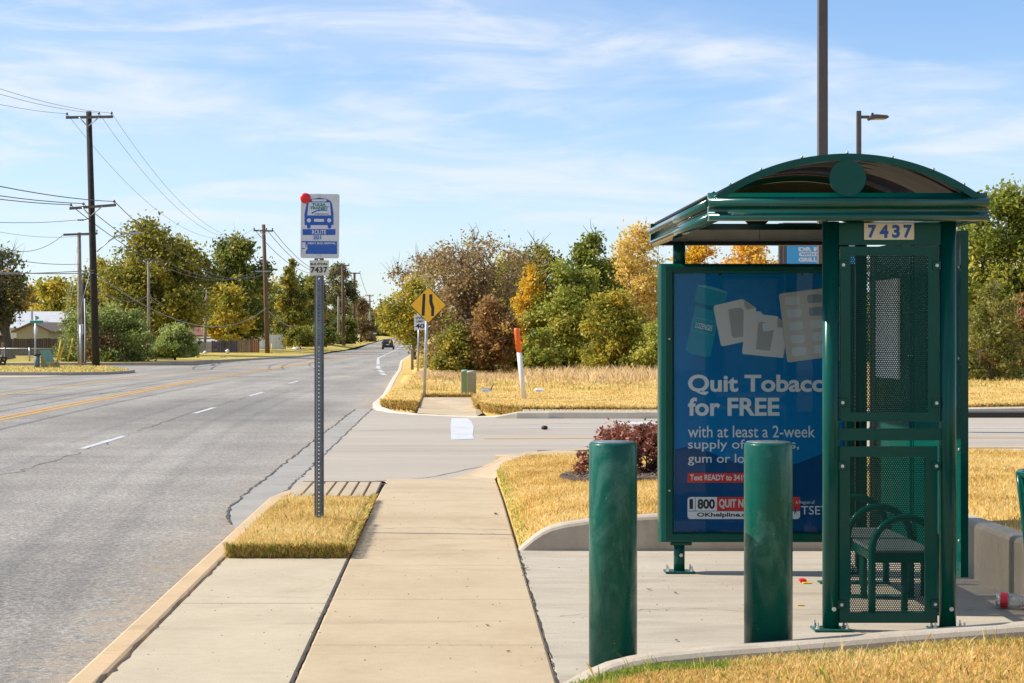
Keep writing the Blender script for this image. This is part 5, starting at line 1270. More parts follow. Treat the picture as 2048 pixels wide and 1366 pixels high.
TR('tree', 'golden tree seen just right of the shelter front rail', 'tree', 1340, 1455, 484, 735, 80, 'yellow', 11000, .15, 'round', .2, 90, .075, .6, 26, 'bark', .09, 4)
TR('tree', 'gold tree hidden mostly behind the menu board', 'tree', 1545, 1680, 480, 735, 82, 'orange', 9000, .17, 'round', .15, 80, .08, .5, 27, 'bark', .09, 2)
TR('tree', 'green shrubby tree behind the advert case', 'tree', 1360, 1560, 585, 750, 64, 'green', 8000, .15, 'shrub', .0, 70, .075, .5, 28, 'bark', .07, 0)
TR('tree', 'dark green tree behind the shelter end panel', 'tree', 1600, 1790, 500, 750, 66, 'dkgreen', 9000, .17, 'round', .05, 80, .075, .6, 29, 'bark', .09, 0)
TR('tree', 'olive tree behind the right post of the shelter', 'tree', 1760, 1935, 470, 765, 58, 'olive', 10000, .15, 'round', .05, 90, .07, .5, 30, 'bark', .09, 0)
TR('tree', 'big green tree towering right of the shelter', 'tree', 1890, 2140, 388, 770, 55, 'green', 24000, .13, 'round', .18, 170, .055, .5, 31, 'bark', .12, 8, .5, limbs=24)
TR('tree', 'olive tree at the right edge of the picture', 'tree', 2020, 2200, 430, 770, 60, 'olive', 9000, .15, 'round', .15, 80, .07, .5, 39, 'bark', .12, 4)
TR('shrub', 'pale green shrub with red leaf tips right of the shelter', 'shrub', 1925, 2040, 570, 782, 50, 'red_mix', 13000, .085, 'shrub', .0, 110, .065, .42, 32, 'bark_grey', .04, 10)
TR('shrub', 'reddish green shrub at the right picture edge', 'shrub', 1985, 2110, 590, 778, 51.5, 'red_mix', 13000, .085, 'shrub', .0, 110, .065, .6, 33, 'bark_grey', .04, 10)
TR('tree', 'olive yellow tree filling the skyline between brown and green crowns', 'tree', 950, 1090, 512, 735, 82, 'ygreen', 9000, .15, 'round', .1, 90, .07, .45, 35, 'bark', .08, 6)
TR('tree', 'yellow green tree low in front of the pale gold tree', 'tree', 1185, 1300, 512, 735, 79, 'olive', 9000, .15, 'round', .1, 90, .07, .6, 36, 'bark', .08, 4)
TR('shrub', 'leafy green shrub at the foot of the scrub belt behind the pedestals', 'shrub', 868, 955, 655, 742, 62, 'olive', 8000, .10, 'shrub', .0, 70, .08, .55, 37, 'bark', .04, 4)
TR('shrub', 'small light green shrub right of the orange-topped post', 'shrub', 1045, 1110, 655, 748, 60.5, 'green', 6000, .10, 'shrub', .0, 60, .08, .65, 38, 'bark', .04, 2)
# -- distant right and street end
TR('tree', 'small dark tree at the far end of the street on the right', 'tree', 800, 850, 640, 690, 260, 'ygreen', 3000, .35, 'shrub', .0, 40, .09, .4, 34)
# -- left side
TR('tree', 'tall olive tree with a broad crown behind the black utility pole', 'tree', 195, 412, 450, 700, 138, 'olive', 26000, .27, 'round', .12, 190, .05, .5, 41, 'bark', .25, 6, .5, limbs=28)
TR('tree', 'dense olive tree left of the broad-crowned tree', 'tree', 140, 262, 520, 700, 145, 'olive', 11000, .27, 'round', .1, 90, .065, .5, 42, 'bark', .2, 8)
TR('tree', 'dark green tall tree left of the brown utility pole', 'tree', 402, 545, 478, 700, 178, 'dkgreen', 20000, .34, 'round', .08, 140, .055, .7, 43, 'bark', .3, 6)
TR('tree', 'yellow green tree low before the dark tall tree', 'tree', 408, 492, 566, 690, 168, 'ygreen', 9000, .27, 'round', .05, 70, .07, .62, 44, 'bark', .15, 2)
TR('tree', 'olive conical tree right of the brown utility pole', 'tree', 556, 608, 516, 680, 200, 'olive', 6500, .34, 'cone', .1, 60, .08, .55, 45, 'bark', .2, 2)
TR('tree', 'dark wide tree behind the conical tree', 'tree', 525, 630, 556, 690, 205, 'dkgreen', 9000, .36, 'shrub', .0, 70, .075, .6, 46, 'bark', .2, 2)
TR('tree', 'grey green airy tree behind the twin far poles', 'tree', 645, 716, 528, 685, 300, 'grey', 7500, .42, 'round', .15, 80, .065, .6, 47, 'bark_grey', .25, 10)
TR('tree', 'small olive tree left of the bus stop post', 'tree', 590, 652, 575, 690, 230, 'olive', 6000, .36, 'round', .05, 60, .075, .45, 48, 'bark', .2, 4)
TR('tree', 'old dark tree with a thick trunk at the left picture edge', 'tree', -70, 105, 498, 712, 112, 'grey', 5000, .22, 'vase', .28, 120, .05, .3, 49, 'bark', .38, 26, .55, lean=-.6, limbs=26)
TR('tree', 'orange-tinged tree far behind the old dark tree', 'tree', -20, 60, 545, 690, 190, 'orange', 5500, .32, 'round', .1, 60, .075, .35, 50, 'bark', .2)
TR('tree', 'golden brown tree between the old tree and the pale pole', 'tree', 60, 165, 556, 690, 175, 'ygreen', 9000, .32, 'shrub', .1, 80, .07, .5, 51, 'bark', .2, 6)
TR('tree', 'olive tree half hidden behind the tall black pole', 'tree', 120, 200, 590, 700, 150, 'olive', 6000, .27, 'shrub', .05, 60, .08, .55, 52, 'bark', .2, 2)
TR('bush', 'big shaggy juniper bush right of the black utility pole', 'bush', 128, 308, 618, 724, 106, 'bush', 26000, .15, 'flat', .0, 170, .045, .55, 53, 'bark', .12, 14, .5, limbs=30)
big = [o for o in C.objects if o.get('label', '').startswith('big shaggy juniper')][0]
_b = at(205, 724, 105.2); V, Fc, tint, cc = leaf_cloud(np.random.default_rng(530), (_b.x + .3, 103.9, _b.z), 3.6, 1.2, 1.9, PROF['round'], 6000, .10, 70, .22, .5)
np_mesh('dead_foliage', V, Fc, 4, L['brown'], big, np.minimum(tint * .8, .7))
TR('bush', 'smaller round juniper bush beside the grey fence', 'bush', 302, 398, 652, 716, 113, 'bush', 13000, .14, 'shrub', .0, 90, .055, .62, 54, 'bark', .08, 6)
TR('bush', 'dark green hedge bush left of the bus stop post', 'bush', 568, 634, 658, 694, 190, 'olive', 6000, .24, 'flat', .0, 60, .07, .5, 55)
TR('bush', 'rounded bush in front of the white vinyl fence end', 'bush', 600, 668, 655, 692, 215, 'dkgreen', 6000, .26, 'flat', .0, 60, .07, .7, 56)
TR('bush', 'dark thicket under the grey green airy tree', 'bush', 655, 712, 636, 688, 285, 'dkgreen', 7000, .34, 'flat', .0, 60, .07, .6, 57)
TR('bush', 'brown bare thicket right of the twin far poles', 'bush', 695, 748, 600, 684, 350, 'brown', 5500, .42, 'shrub', .0, 60, .07, .4, 58, 'bark_grey', None, 10)
TR('bush', 'dark green thicket at the far left bend of the street', 'bush', 728, 790, 640, 678, 520, 'dkgreen', 6000, .55, 'flat', .0, 60, .06, .6, 59)
TR('tree', 'distant rust-orange tree at the end of the street', 'tree', 738, 800, 612, 668, 640, 'rust', 4500, .8, 'round', .05, 50, .07, .6, 60)
TR('tree', 'distant dark tree behind the leaning far pole', 'tree', 690, 745, 605, 672, 600, 'olive', 4500, .8, 'round', .05, 50, .07, .4, 61)
TR('tree', 'distant olive tree closing the view down the street', 'tree', 775, 850, 640, 676, 620, 'olive', 4500, .8, 'shrub', .0, 50, .07, .4, 62)
# far woods that read as one mass behind both sides
rng = np.random.default_rng(77); VV = []; TT = []
for (xa, xb, yt, Y, k) in ((-120, 640, 562, 260, 40), (600, 780, 630, 700, 8), (860, 2200, 560, 190, 30)):
    for i in range(k):
        px = xa + (xb - xa) * (i + rng.random()) / k; W = rng.uniform(60, 110) / F * Y; X = gx(px, Y); z0 = -.5; Hh = gz(yt + rng.uniform(-12, 25), Y) - z0
        V, Fc, t_, cc = leaf_cloud(rng, (X, Y + rng.uniform(-10, 10), z0), W, W, Hh, PROF['shrub'], 1500, Y * .0022, 40, W * .08, rng.uniform(.3, .7)); VV.append(V); TT.append(t_)
V = np.concatenate(VV); o = np_mesh('far_woods', V, np.arange(len(V)), 4, L['olive'], None, np.concatenate(TT)); o['kind'] = 'stuff'
# dense brush filling the shadowed foot of the scrub belt
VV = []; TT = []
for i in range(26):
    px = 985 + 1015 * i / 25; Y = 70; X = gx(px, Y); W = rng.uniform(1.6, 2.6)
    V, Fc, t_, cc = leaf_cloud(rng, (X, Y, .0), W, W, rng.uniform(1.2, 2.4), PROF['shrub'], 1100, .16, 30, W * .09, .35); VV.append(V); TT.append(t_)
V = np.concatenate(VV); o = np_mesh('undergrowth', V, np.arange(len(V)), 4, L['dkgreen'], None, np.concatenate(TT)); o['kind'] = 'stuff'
# -- barberry hedge on the lawn with its mulch bed
HB = thing('barberry_bush', 'dark red-leaved barberry bush in a mulch bed behind the first bollard', 'bush', (2.0, 17.2, .1))
V1, F1, T1, cc = leaf_cloud(np.random.default_rng(70), (2.14, 17.3, .1), 1.72, 1.5, .53, [(0, .97), (.4, 1), (.85, 1), (1, .96)], 26000, .034, 260, .034, .5, .45, .9)
V2, F2, T2, cc2 = leaf_cloud(np.random.default_rng(71), (3.2, 17.5, .1), 1.6, 1.4, .58, [(0, .95), (.4, 1), (.85, 1), (1, .92)], 12000, .036, 160, .05, .5, .45, .9)
V = np.concatenate([V1, V2]); np_mesh('foliage', V, np.arange(len(V)), 4, L['barberry'], HB, np.concatenate([T1, T2]))
mb = MB(); rn = random.Random(4)
for k in range(60):
    q = Vector(cc[rn.randrange(len(cc))]); s_ = Vector((2.05 + rn.uniform(-.3, .3), 17.3 + rn.uniform(-.3, .3), .1)); mb.tube([s_, s_.lerp(q, .5) + Vector((0, 0, .04)), q + Vector((0, 0, .05))], [.009, .006, .003], 4)
mb.build('stems', M['bark'], HB)
mb = MB(); bed = [(1.38 + .95 + 1.28 * math.cos(a) * (1.0 if math.cos(a) < 0 else 1.6), 17.2 + 1.25 * math.sin(a)) for a in np.linspace(0, 2 * math.pi, 30, endpoint=False)]
mb.add([(x, y, zl(x, y) + .035) for x, y in bed] + [(x, y, zl(x, y) - .03) for x, y in bed], [tuple(range(30))] + [(i, 30 + i, 30 + (i + 1) % 30, (i + 1) % 30) for i in range(30)])
structure(mb, 'mulch_bed', M['mulch'])
mb = MB(); rn = random.Random(14)
for _ in range(2600):
    a = rn.uniform(0, 6.28); r = math.sqrt(rn.random()); x = 2.33 + 1.24 * r * math.cos(a) * (1.0 if math.cos(a) < 0 else 1.6); y = 17.2 + 1.2 * r * math.sin(a); z = zl(x, y) + .037
    b1 = rn.uniform(0, 6.28); l = rn.uniform(.012, .04); w = rn.uniform(.004, .010); h = rn.uniform(0, .02); c_, s_ = math.cos(b1), math.sin(b1)
    mb.add([(x - c_ * l - s_ * w, y - s_ * l + c_ * w, z), (x + c_ * l - s_ * w, y + s_ * l + c_ * w, z + h), (x + c_ * l + s_ * w, y + s_ * l - c_ * w, z + h), (x - c_ * l + s_ * w, y - s_ * l - c_ * w, z)], [(0, 1, 2, 3)])
tag(mb.build('wood_chips', simple('wood chips', (.17, .12, .085), .9, var=.7, vscale=25), keep=True), kind='stuff')

# ------------------------------------------------------------------ utility poles and wires
POLES = {}
def pole(key, label, bx, by, tx, ty, Y, r, mat, arms=(), extra=None):
    b = at(bx, by, Y); t_ = at(tx, ty, Y); p = thing('utility_pole', label, 'utility pole', b)
    MB().tube([b - Vector((0, 0, .5)), b.lerp(t_, .5), t_], [r * 1.18, r, r * .82], 12).build('pole', M[mat], p)
    for (x0, y0, x1, y1, ins) in arms:
        a0, a1 = at(x0, y0, Y - r - .06), at(x1, y1, Y - r - .06); d = a1 - a0; h = max(.06, r * .38)
        arm = MB().prism([a0 + Vector((0, -h * .7, -h)), a1 + Vector((0, -h * .7, -h)), a1 + Vector((0, -h * .7, h)), a0 + Vector((0, -h * .7, h))], (0, h * 1.4, 0)).build('crossarm', M['arm_wood'], p)
        px = t_.x + (b.x - t_.x) * ((t_.z - (a0.z + a1.z) / 2) / (t_.z - b.z)); c = Vector((px, Y - r - .06, (a0.z + a1.z) / 2))
        if len(ins) > 1 and Y < 200:
            for f in (.28, .72):
                q = a0.lerp(a1, f); MB().tube([q - Vector((0, .05, 0)), Vector((c.x, c.y - .05, c.z - d.length * .2))], .03, 5).build('brace', M['steel'], arm)
        for f in ins:
            q = a0.lerp(a1, f); s_ = max(.05, r * .35)
            MB().lathe([(s_ * .3, q.z + h), (s_ * .3, q.z + h + s_), (s_, q.z + h + s_ * 1.2), (s_ * 1.1, q.z + h + s_ * 2), (s_ * .5, q.z + h + s_ * 3), (s_ * .2, q.z + h + s_ * 3.3)], q.x, q.y, 8).build('insulator', M['insul'], arm)
    POLES[key] = p; return p
P1 = pole('P1', 'tall black utility pole with two crossarms on the corner island', 192.5, 733, 177.5, 223, 84, .165, 'wood_dark',
     [(132, 235, 226, 233.5, (.02, .70, .97)), (139, 417, 232, 410, (.03, .30, .965))])
# street lamp arm on the black pole
a0 = at(194, 503, 83.8); pts = [a0] + [at(x, y, 83.6) for x, y in ((206, 492), (222, 479), (238, 471), (252, 467.5), (262, 467))]
arm = MB().tube(pts, .035, 8).build('lamp_arm', M['steel'], P1)
MB().prism([at(258, 465.2, 83.5), at(282, 463.6, 83.5), at(284, 465.2, 83.5), at(276, 466.6, 83.5), at(260, 468.6, 83.5)], (0, .3, 0)).build('lamp_head', M['steel'], arm)
MB().lathe([(.05, gz(465, 83.6)), (.05, gz(461.8, 83.6)), (.03, gz(461, 83.6))], gx(268, 83.6), 83.6, 8).build('photocell', M['black'], arm)
ia = at(154, 438, 84); MB().tube([at(180, 436, 84), at(167, 440, 84), at(154, 440, 84)], .03, 6).build('dead_end_arm', M['steel'], P1)
for x in (157, 161, 165): MB().lathe([(.05, gz(441.5, 84)), (.085, gz(440, 84)), (.05, gz(438.5, 84))], gx(x, 84), 84, 8).build('insulator', M['insul'], P1)
P2 = pole('P2', 'pale weathered utility pole left of the tall black one', 161, 727, 158, 465, 99, .13, 'wood_grey', [(127, 469.5, 195, 467, (.98,))])
MB().tube([at(169, 724, 98.7), at(170, 660, 98.7), at(169.2, 597, 98.7)], .035, 6).build('conduit', M['marker_white'], P2)
pole('P2b', 'short dark wooden pole stub right behind the pale pole', 167, 726, 167.5, 565, 99.5, .14, 'wood_dark')
P3 = pole('P3', 'reddish brown utility pole with one crossarm beside the culvert', 535.5, 713, 527, 449, 160, .19, 'wood_brown', [(507, 461, 546, 462, (.03, .66, .97))])
MB().box(gx(512, 160), gx(542, 160), 159.6, 159.75, gz(544, 160), gz(541.5, 160)).build('banner_arm', M['steel'], P3)
P4 = pole('P4', 'leaning grey utility pole with a transformer above the plum fence', 408.5, 708, 417, 524, 163, .13, 'wood_grey', [(402, 525, 436, 523.5, (.03, .5))])
MB().lathe([(.26, gz(559, 162.6)), (.28, gz(550, 162.6)), (.2, gz(548, 162.6))], gx(414.5, 162.6), 162.6, 14).build('transformer', simple('pinkish transformer', (.42, .33, .32), .5), P4)
pole('P5', 'dim grey pole in front of the broad-crowned tree', 297.5, 690, 297, 519, 128, .11, 'wood_grey', [(275, 522, 318, 519.5, (.03, .97))])
pole('P6', 'thin dark pole between the leaning grey and brown poles', 482, 690, 479.5, 560, 190, .14, 'wood_grey', [(478, 561, 497, 560, (.97,))])
pole('P7', 'dark slim pole right of the reddish brown pole', 580, 680, 577.5, 583, 220, .14, 'wood_dark')
pole('P8', 'pale slim pole with a small transformer left of the bus stop post', 613, 680, 611, 584, 235, .15, 'wood_grey')
pole('P9', 'black leaning pole just right of the bus stop post', 650.5, 693, 648.5, 570, 240, .22, 'wood_dark', [(648, 566, 660, 565.5, (.95,))])
pole('P10', 'left of the twin tall brown far poles', 687.5, 686, 685, 529, 275, .25, 'wood_brown', [(673, 531.5, 698.5, 531, (.03, .97))])
pole('P11', 'right of the twin tall far poles with two crossarms', 708, 682, 709, 545, 315, .26, 'wood_brown', [(699, 546.5, 720.5, 546.5, (.03, .97)), (700, 585.5, 720, 585.5, (.97,))])
pole('P14', 'short pale pole between the dark thicket and the twin poles', 677, 680, 677, 593, 280, .2, 'wood_grey')
pole('P12', 'small grey pole with two crossarms far down the street', 741.5, 674, 739, 589, 500, .3, 'wood_grey', [(731, 591.5, 747, 591.5, (.03, .97)), (731.5, 602.5, 747.5, 602.5, (.03, .97))])
pole('P13', 'leaning pale pole farthest down the street', 767, 670, 760.5, 598, 560, .34, 'wood_grey', [(754, 599.5, 767, 599.5, (.5,)), (755, 608.5, 766, 608.5, (.5,))])
def wire(a, b, sag, label, r=.009, mat='wire', n=26):
    mb = MB(); a, b = Vector(a), Vector(b)
    mb.tube([a.lerp(b, k / n) - Vector((0, 0, 4 * sag * (k / n) * (1 - k / n))) for k in range(n + 1)], r, 5)
    return tag(mb.build('power_line', M[mat]), label, 'wire')
def ipt(x, y, Y): return at(x, y, Y - .2)
A1 = [ipt(134, 227.5, 84), ipt(198, 226.5, 84), ipt(223, 226, 84)]
A3 = [ipt(508, 457.5, 160), ipt(533, 458.5, 160), ipt(545, 459, 160)]
wn_ = ['left', 'middle', 'right']
for i in range(3):
    wire(A1[i], A3[i], 2.9, 'thin wire sagging from the %s top insulator of the black pole to the brown pole' % wn_[i])
    p0 = Vector((A1[i].x, 4, A1[i].z)); wire(A1[i], p0, 2.2, 'thin wire from the %s top insulator of the black pole to the left edge' % wn_[i])
A10 = [ipt(674, 529, 275), ipt(690, 528.5, 275), ipt(698, 528.5, 275)]
for i in range(3): wire(A3[i], A10[i], 2.6, 'thin wire from the %s insulator of the reddish brown pole to the twin far poles' % wn_[i], .028)
B1 = [ipt(141, 409.5, 84), ipt(166, 407, 84), ipt(229, 403, 84)]
B3 = [ipt(511, 541, 160), ipt(528, 540, 160), ipt(541, 540, 160)]
for i in range(3):
    wire(B1[i], B3[i], 2.0, 'wire sagging from the %s lower insulator of the black pole towards the tree crowns' % wn_[i], .02)
    wire(B1[i], Vector((B1[i].x, 4, B1[i].z)), 1.3, 'wire leaving the %s lower insulator of the black pole out of the left edge' % wn_[i], .02)
wire(ipt(154, 440, 84), Vector((gx(154, 84), 4, gz(440, 84))), 1.7, 'very thin wire from the dead-end insulators out of the left edge', .012)
wire(ipt(192, 548, 84), ipt(532, 616, 160), 2.1, 'thick grey cable sagging low from the black pole to the reddish brown pole', .028, 'cable')
wire(ipt(188, 546, 84), Vector((gx(188, 84), 4, gz(546, 84))), .8, 'thick cable from the black pole out of the left edge', .022, 'cable')
wire(ipt(188, 541, 84), Vector((gx(188, 84) - 12, 30, gz(541, 84) - .4)), .7, 'upper thick cable leaving the black pole to the left', .02, 'cable')
wire(ipt(195, 467.5, 99), at(-40, 456, 80), .3, 'thin wire from the pale pole crossarm out of the left edge', .009)
wire(ipt(129, 467.5, 99), at(-40, 470, 85), .9, 'sagging thin wire from the left end of the pale pole crossarm', .015)
wire(ipt(162, 528, 99), at(-40, 505, 80), .2, 'dark cable passing the pale pole towards the left edge', .016)
wire(ipt(195, 580, 84.3), ipt(297, 590, 128), .5, 'grey service cable from the black pole to the dim grey pole', .02, 'cable')
wire(ipt(297, 590, 128), ipt(410, 600, 163), .9, 'grey cable from the dim grey pole to the leaning pole', .025, 'cable')
wire(ipt(297, 592, 128), ipt(410, 603, 163), 1.2, 'lower grey cable from the dim grey pole to the leaning pole', .03, 'cable')
wire(ipt(410, 600, 163), ipt(481, 608, 190), .9, 'grey cable from the leaning pole to the thin dark pole', .025, 'cable')
wire(ipt(411, 604, 163), ipt(481, 613, 190), 1.0, 'lower grey cable from the leaning pole to the thin dark pole', .03, 'cable')
wire(ipt(481, 608, 190), ipt(579, 616, 220), 1.0, 'grey cable running behind the reddish brown pole', .025, 'cable')
wire(ipt(531, 616, 160), ipt(648, 630, 240), 1.9, 'thick cable from the reddish brown pole to the bus stop post area', .055, 'cable')
wire(ipt(579, 616, 220), ipt(612, 618, 235), .8, 'short grey cable between the two slim poles', .022, 'cable')
wire(ipt(649, 628, 240), ipt(686, 628, 275), 1.2, 'grey cable from the black leaning pole to the twin far poles', .028, 'cable')
wire(ipt(686, 628, 275), ipt(708, 626, 315), 1.3, 'grey cable between the twin far poles', .06, 'cable')
wire(ipt(708, 626, 315), ipt(740, 624, 500), 3.0, 'pale cable from the twin far poles to the small far pole', .08, 'cable')
wire(ipt(720, 546, 315), ipt(746, 590, 500), 2.0, 'wire from the right twin pole to the small far pole', .04)
wire(ipt(700, 546, 315), ipt(732, 590, 500), 2.0, 'second wire from the right twin pole to the small far pole', .04)
wire(ipt(434, 523, 163), ipt(540, 544, 160), .9, 'wire from the transformer pole crossarm to the reddish brown pole', .009)
wire(ipt(317, 519, 128), ipt(404, 524, 163), .9, 'wire from the dim grey pole crossarm to the leaning pole', .009)
wire(ipt(317, 522, 128), ipt(420, 530, 163), 1.5, 'lower wire from the dim grey pole crossarm to the leaning pole', .009)
# guy wires with yellow guards
for (x0, y0, x1, y1, tx, ty, nm) in ((115, 720, 122, 681, 157, 480, 'leftmost'), (118, 721, 128, 689, 158, 500, 'middle, paler'), (135.5, 721, 146, 676.5, 186, 520, 'rightmost')):
    a, b = at(x0, y0, 98), at(x1, y1, 98); gw = thing('guy_wire', '%s of the yellow guarded guy wires by the pale pole' % nm, 'guy wire', a)
    MB().tube([a, b], .045, 8).build('guard', M['yellow'], gw); MB().tube([b, at(tx, ty, 98.5)], .012, 5).build('cable', M['steel'], gw)

# ------------------------------------------------------------------ corner island: bench, bin, signs
YI = 79.5
bx0 = at(84, 736, YI); cb = thing('bench', 'green backed concrete bench seen from its side on the far corner island', 'bench', (gx(100, YI), YI, bx0.z))
zb = bx0.z
def slab_px(name, pts, Y, d, mat, par): return MB().prism([at(x, y, Y) for x, y in pts], (0, d, 0)).build(name, M[mat], par)
slab_px('end_support', [(82.5, 735), (81.5, 716), (83.5, 711), (86.5, 713), (95, 735)], YI - .6, .14, 'bench_conc', cb)
slab_px('end_support', [(95, 735), (93, 715), (94.5, 710), (98, 711), (107, 726), (118.5, 727), (118.5, 735)], YI + .4, .14, 'bench_conc', cb)
sb = MB(); q = [at(79, 701, YI - .75), at(97, 700, YI + .7), at(107, 727, YI + .7), at(92, 728, YI - .75)]; sb.prism(q, (.07, .02, .02)); sb.build('backrest', M['bench_green'], cb)
st_ = MB(); q = [at(92, 727, YI - .75), at(106, 727.5, YI + .7), at(119, 725.2, YI + .7), at(110, 726, YI - .75)]; st_.prism(q, (0, 0, .07)); st_.build('seat', M['bench_conc'], cb)
v = at(74, 736.5, 78.8); tbn = thing('trash_bin', 'round grey blue bin with a dark rim beside the far bench', 'trash bin', v)
MB().lathe([(.12, v.z - .05), (.125, gz(711, 78.8))], v.x, v.y, 20).build('bin_body', M['bin_grey'], tbn); MB().lathe([(.145, gz(711, 78.8)), (.145, gz(708, 78.8)), (.11, gz(707.5, 78.8))], v.x, v.y, 20).build('rim', M['black'], tbn)
sgn = sign_post('street_name_sign', 'green street name sign with crossed blades above the far corner', 'street sign', 70, 735, 71, 634, 88, .035)
slab_px('name_blade', [(60, 641), (86.5, 641), (86.5, 646.5), (60, 646.5)], 87.9, .02, 'street_green', sgn)
MB().prism([at(70, 640.5, 87.7), at(78, 637, 89), at(76, 633, 89), at(70, 631.5, 87.7)], (.02, 0, 0)).build('name_blade', M['street_green'], sgn)
mb = MB(); mb.prism([at(70.5 + 4.3 * math.cos(R(22.5 + 45 * k)), 659 + 11 * math.sin(R(22.5 + 45 * k)), 88.1) for k in range(8)], (.01, .02, 0)); mb.build('sign_back', M['alu'], sgn)
wsn = sign_post('bus_stop_sign', 'white bus stop sign turned away on a thin post beside the black pole', 'bus stop sign', 161, 735, 161, 650, 80, .04)
slab_px('sign_panel', [(156, 648), (166.5, 648), (166.5, 667), (164, 671), (158, 671), (156, 666)], 80.1, .02, 'white', wsn)
ibk = thing('crate', 'dark metal rack standing in the grass at the left picture edge', 'rack', at(4, 729, 82))
mbk = MB(); 
for (xa, ya, xb, yb) in ((-4, 714, 13, 716), (-4, 721, 12, 723), (-4, 728, 10, 729), (13, 715, 9, 729), (3, 714, 1, 729)): mbk.tube([at(xa, ya, 82), at(xb, yb, 82)], .05, 6)
mbk.build('rack_frame', M['black'], ibk)

# ------------------------------------------------------------------ left block: fences, houses, vehicles
def fence_run(name, label, x0, x1, yt, yb, Y, mat, th=.08, posts=True, Y2=None):
    a = at(x0, yb, Y); b = at(x1, yb, Y2 or Y); t_ = thing(name, label, 'fence', ((a.x + b.x) / 2, Y, a.z)); zt0 = gz(yt, Y); zt1 = gz(yt, Y2 or Y) if Y2 else zt0
    n = max(2, int((b - a).length / .15)); mb = MB(); rn = random.Random(int(x0 * 7 + 3))
    for k in range(n):
        p = a.lerp(b, k / n); q = a.lerp(b, (k + .93) / n); h = zt0 + (zt1 - zt0) * k / n + rn.uniform(-.04, .03)
        mb.add([(p.x, p.y, p.z - .4), (q.x, q.y, q.z - .4), (q.x, q.y + th * .3, q.z - .4), (p.x, p.y + th * .3, p.z - .4), (p.x, p.y, h), (q.x, q.y, h), (q.x, q.y + th * .3, h), (p.x, p.y + th * .3, h)], [(3, 2, 1, 0), (4, 5, 6, 7), (0, 1, 5, 4), (1, 2, 6, 5), (2, 3, 7, 6), (3, 0, 4, 7)])
    mb.build('boards', M[mat], t_)
    if posts:
        for k in range(int((b - a).length / 2.4) + 1):
            p = a + (b - a).normalized() * 2.4 * k; MB().box(p.x - .06, p.x + .06, p.y + .06, p.y + .16, p.z - .3, zt0 + .03).build('fence_post', M[mat], t_)
    return t_
fence_run('wooden_fence', 'grey plank fence between the two juniper bushes', 298, 352, 683.5, 718, 116, 'fence_grey')
fence_run('wooden_fence', 'pale grey plank fence left of the plum coloured fence', 395, 425, 684, 709, 162, 'fence_grey')
fence_run('wooden_fence', 'plum coloured plank fence below the white shed', 424, 461, 682, 708, 162, 'fence_plum')
fence_run('wooden_fence', 'faded plum and tan plank fence section', 461, 474, 681, 707, 162, 'fence_plum')
fence_run('wooden_fence', 'tan plank fence section left of the reddish brown pole', 474, 503, 679.5, 707, 162, 'fence_tan')
fence_run('wooden_fence', 'rust coloured plank fence end beside the culvert', 503, 519, 679.5, 706, 162, 'fence_rust')
fence_run('vinyl_fence', 'white vinyl fence behind the reddish brown pole', 484, 572, 669.5, 693, 190, 'vinyl')
fence_run('wooden_fence', 'dark brown plank fence under the tan house', -40, 130, 677, 698, 122, 'fence_brown')
# chain link fence
cl = thing('chain_link_fence', 'galvanised chain link fence running along the left lawn', 'fence', at(90, 716, 106)); mb = MB()
pp_ = [at(x, 0, 106) for x in (-60, 9, 59, 133, 181, 220)]
zc0_, zc1_ = gz(719, 106), gz(697, 106)
for i, p in enumerate(pp_): MB().tube([(p.x, 106, zc0_ - .3), (p.x, 106, zc1_ + .06)], .05 if i == 2 else .032, 8).build('fence_post', M['steel'], cl)
MB().tube([(pp_[0].x, 106, zc1_), (pp_[-1].x, 106, zc1_)], .025, 6).build('top_rail', M['steel'], cl)
m, t, b, o = newmat('chain link mesh'); 
b.inputs['Base Color'].default_value = (.40, .41, .42, 1); b.inputs['Roughness'].default_value = .5
tr_ = nn(t, 'ShaderNodeBsdfTransparent'); mx_ = nn(t, 'ShaderNodeMixShader'); tc_ = nn(t, 'ShaderNodeTexCoord'); mp_ = nn(t, 'ShaderNodeMapping'); mp_.inputs['Rotation'].default_value = (0, R(45), 0)
ck = nn(t, 'ShaderNodeSeparateXYZ'); lk(t, tc_.outputs['Object'], mp_.inputs['Vector']); lk(t, mp_.outputs['Vector'], ck.inputs[0])
def lines(sock):
    f = nn(t, 'ShaderNodeMath', operation='DIVIDE'); lk(t, sock, f.inputs[0]); f.inputs[1].default_value = .06
    g = nn(t, 'ShaderNodeMath', operation='FRACT'); lk(t, f.outputs[0], g.inputs[0]); h = nn(t, 'ShaderNodeMath', operation='LESS_THAN'); lk(t, g.outputs[0], h.inputs[0]); h.inputs[1].default_value = .14; return h.outputs[0]
mxx = nn(t, 'ShaderNodeMath', operation='MAXIMUM'); lk(t, lines(ck.outputs['X']), mxx.inputs[0]); lk(t, lines(ck.outputs['Z']), mxx.inputs[1])
lk(t, mxx.outputs[0], mx_.inputs[0]); lk(t, tr_.outputs[0], mx_.inputs[1]); lk(t, b.outputs[0], mx_.inputs[2]); lk(t, mx_.outputs[0], o.inputs['Surface'])
MB().add([(pp_[0].x, 106.04, zc0_), (pp_[-1].x, 106.04, zc0_), (pp_[-1].x, 106.04, zc1_), (pp_[0].x, 106.04, zc1_)], [(0, 1, 2, 3)]).build('mesh_panel', m, cl)
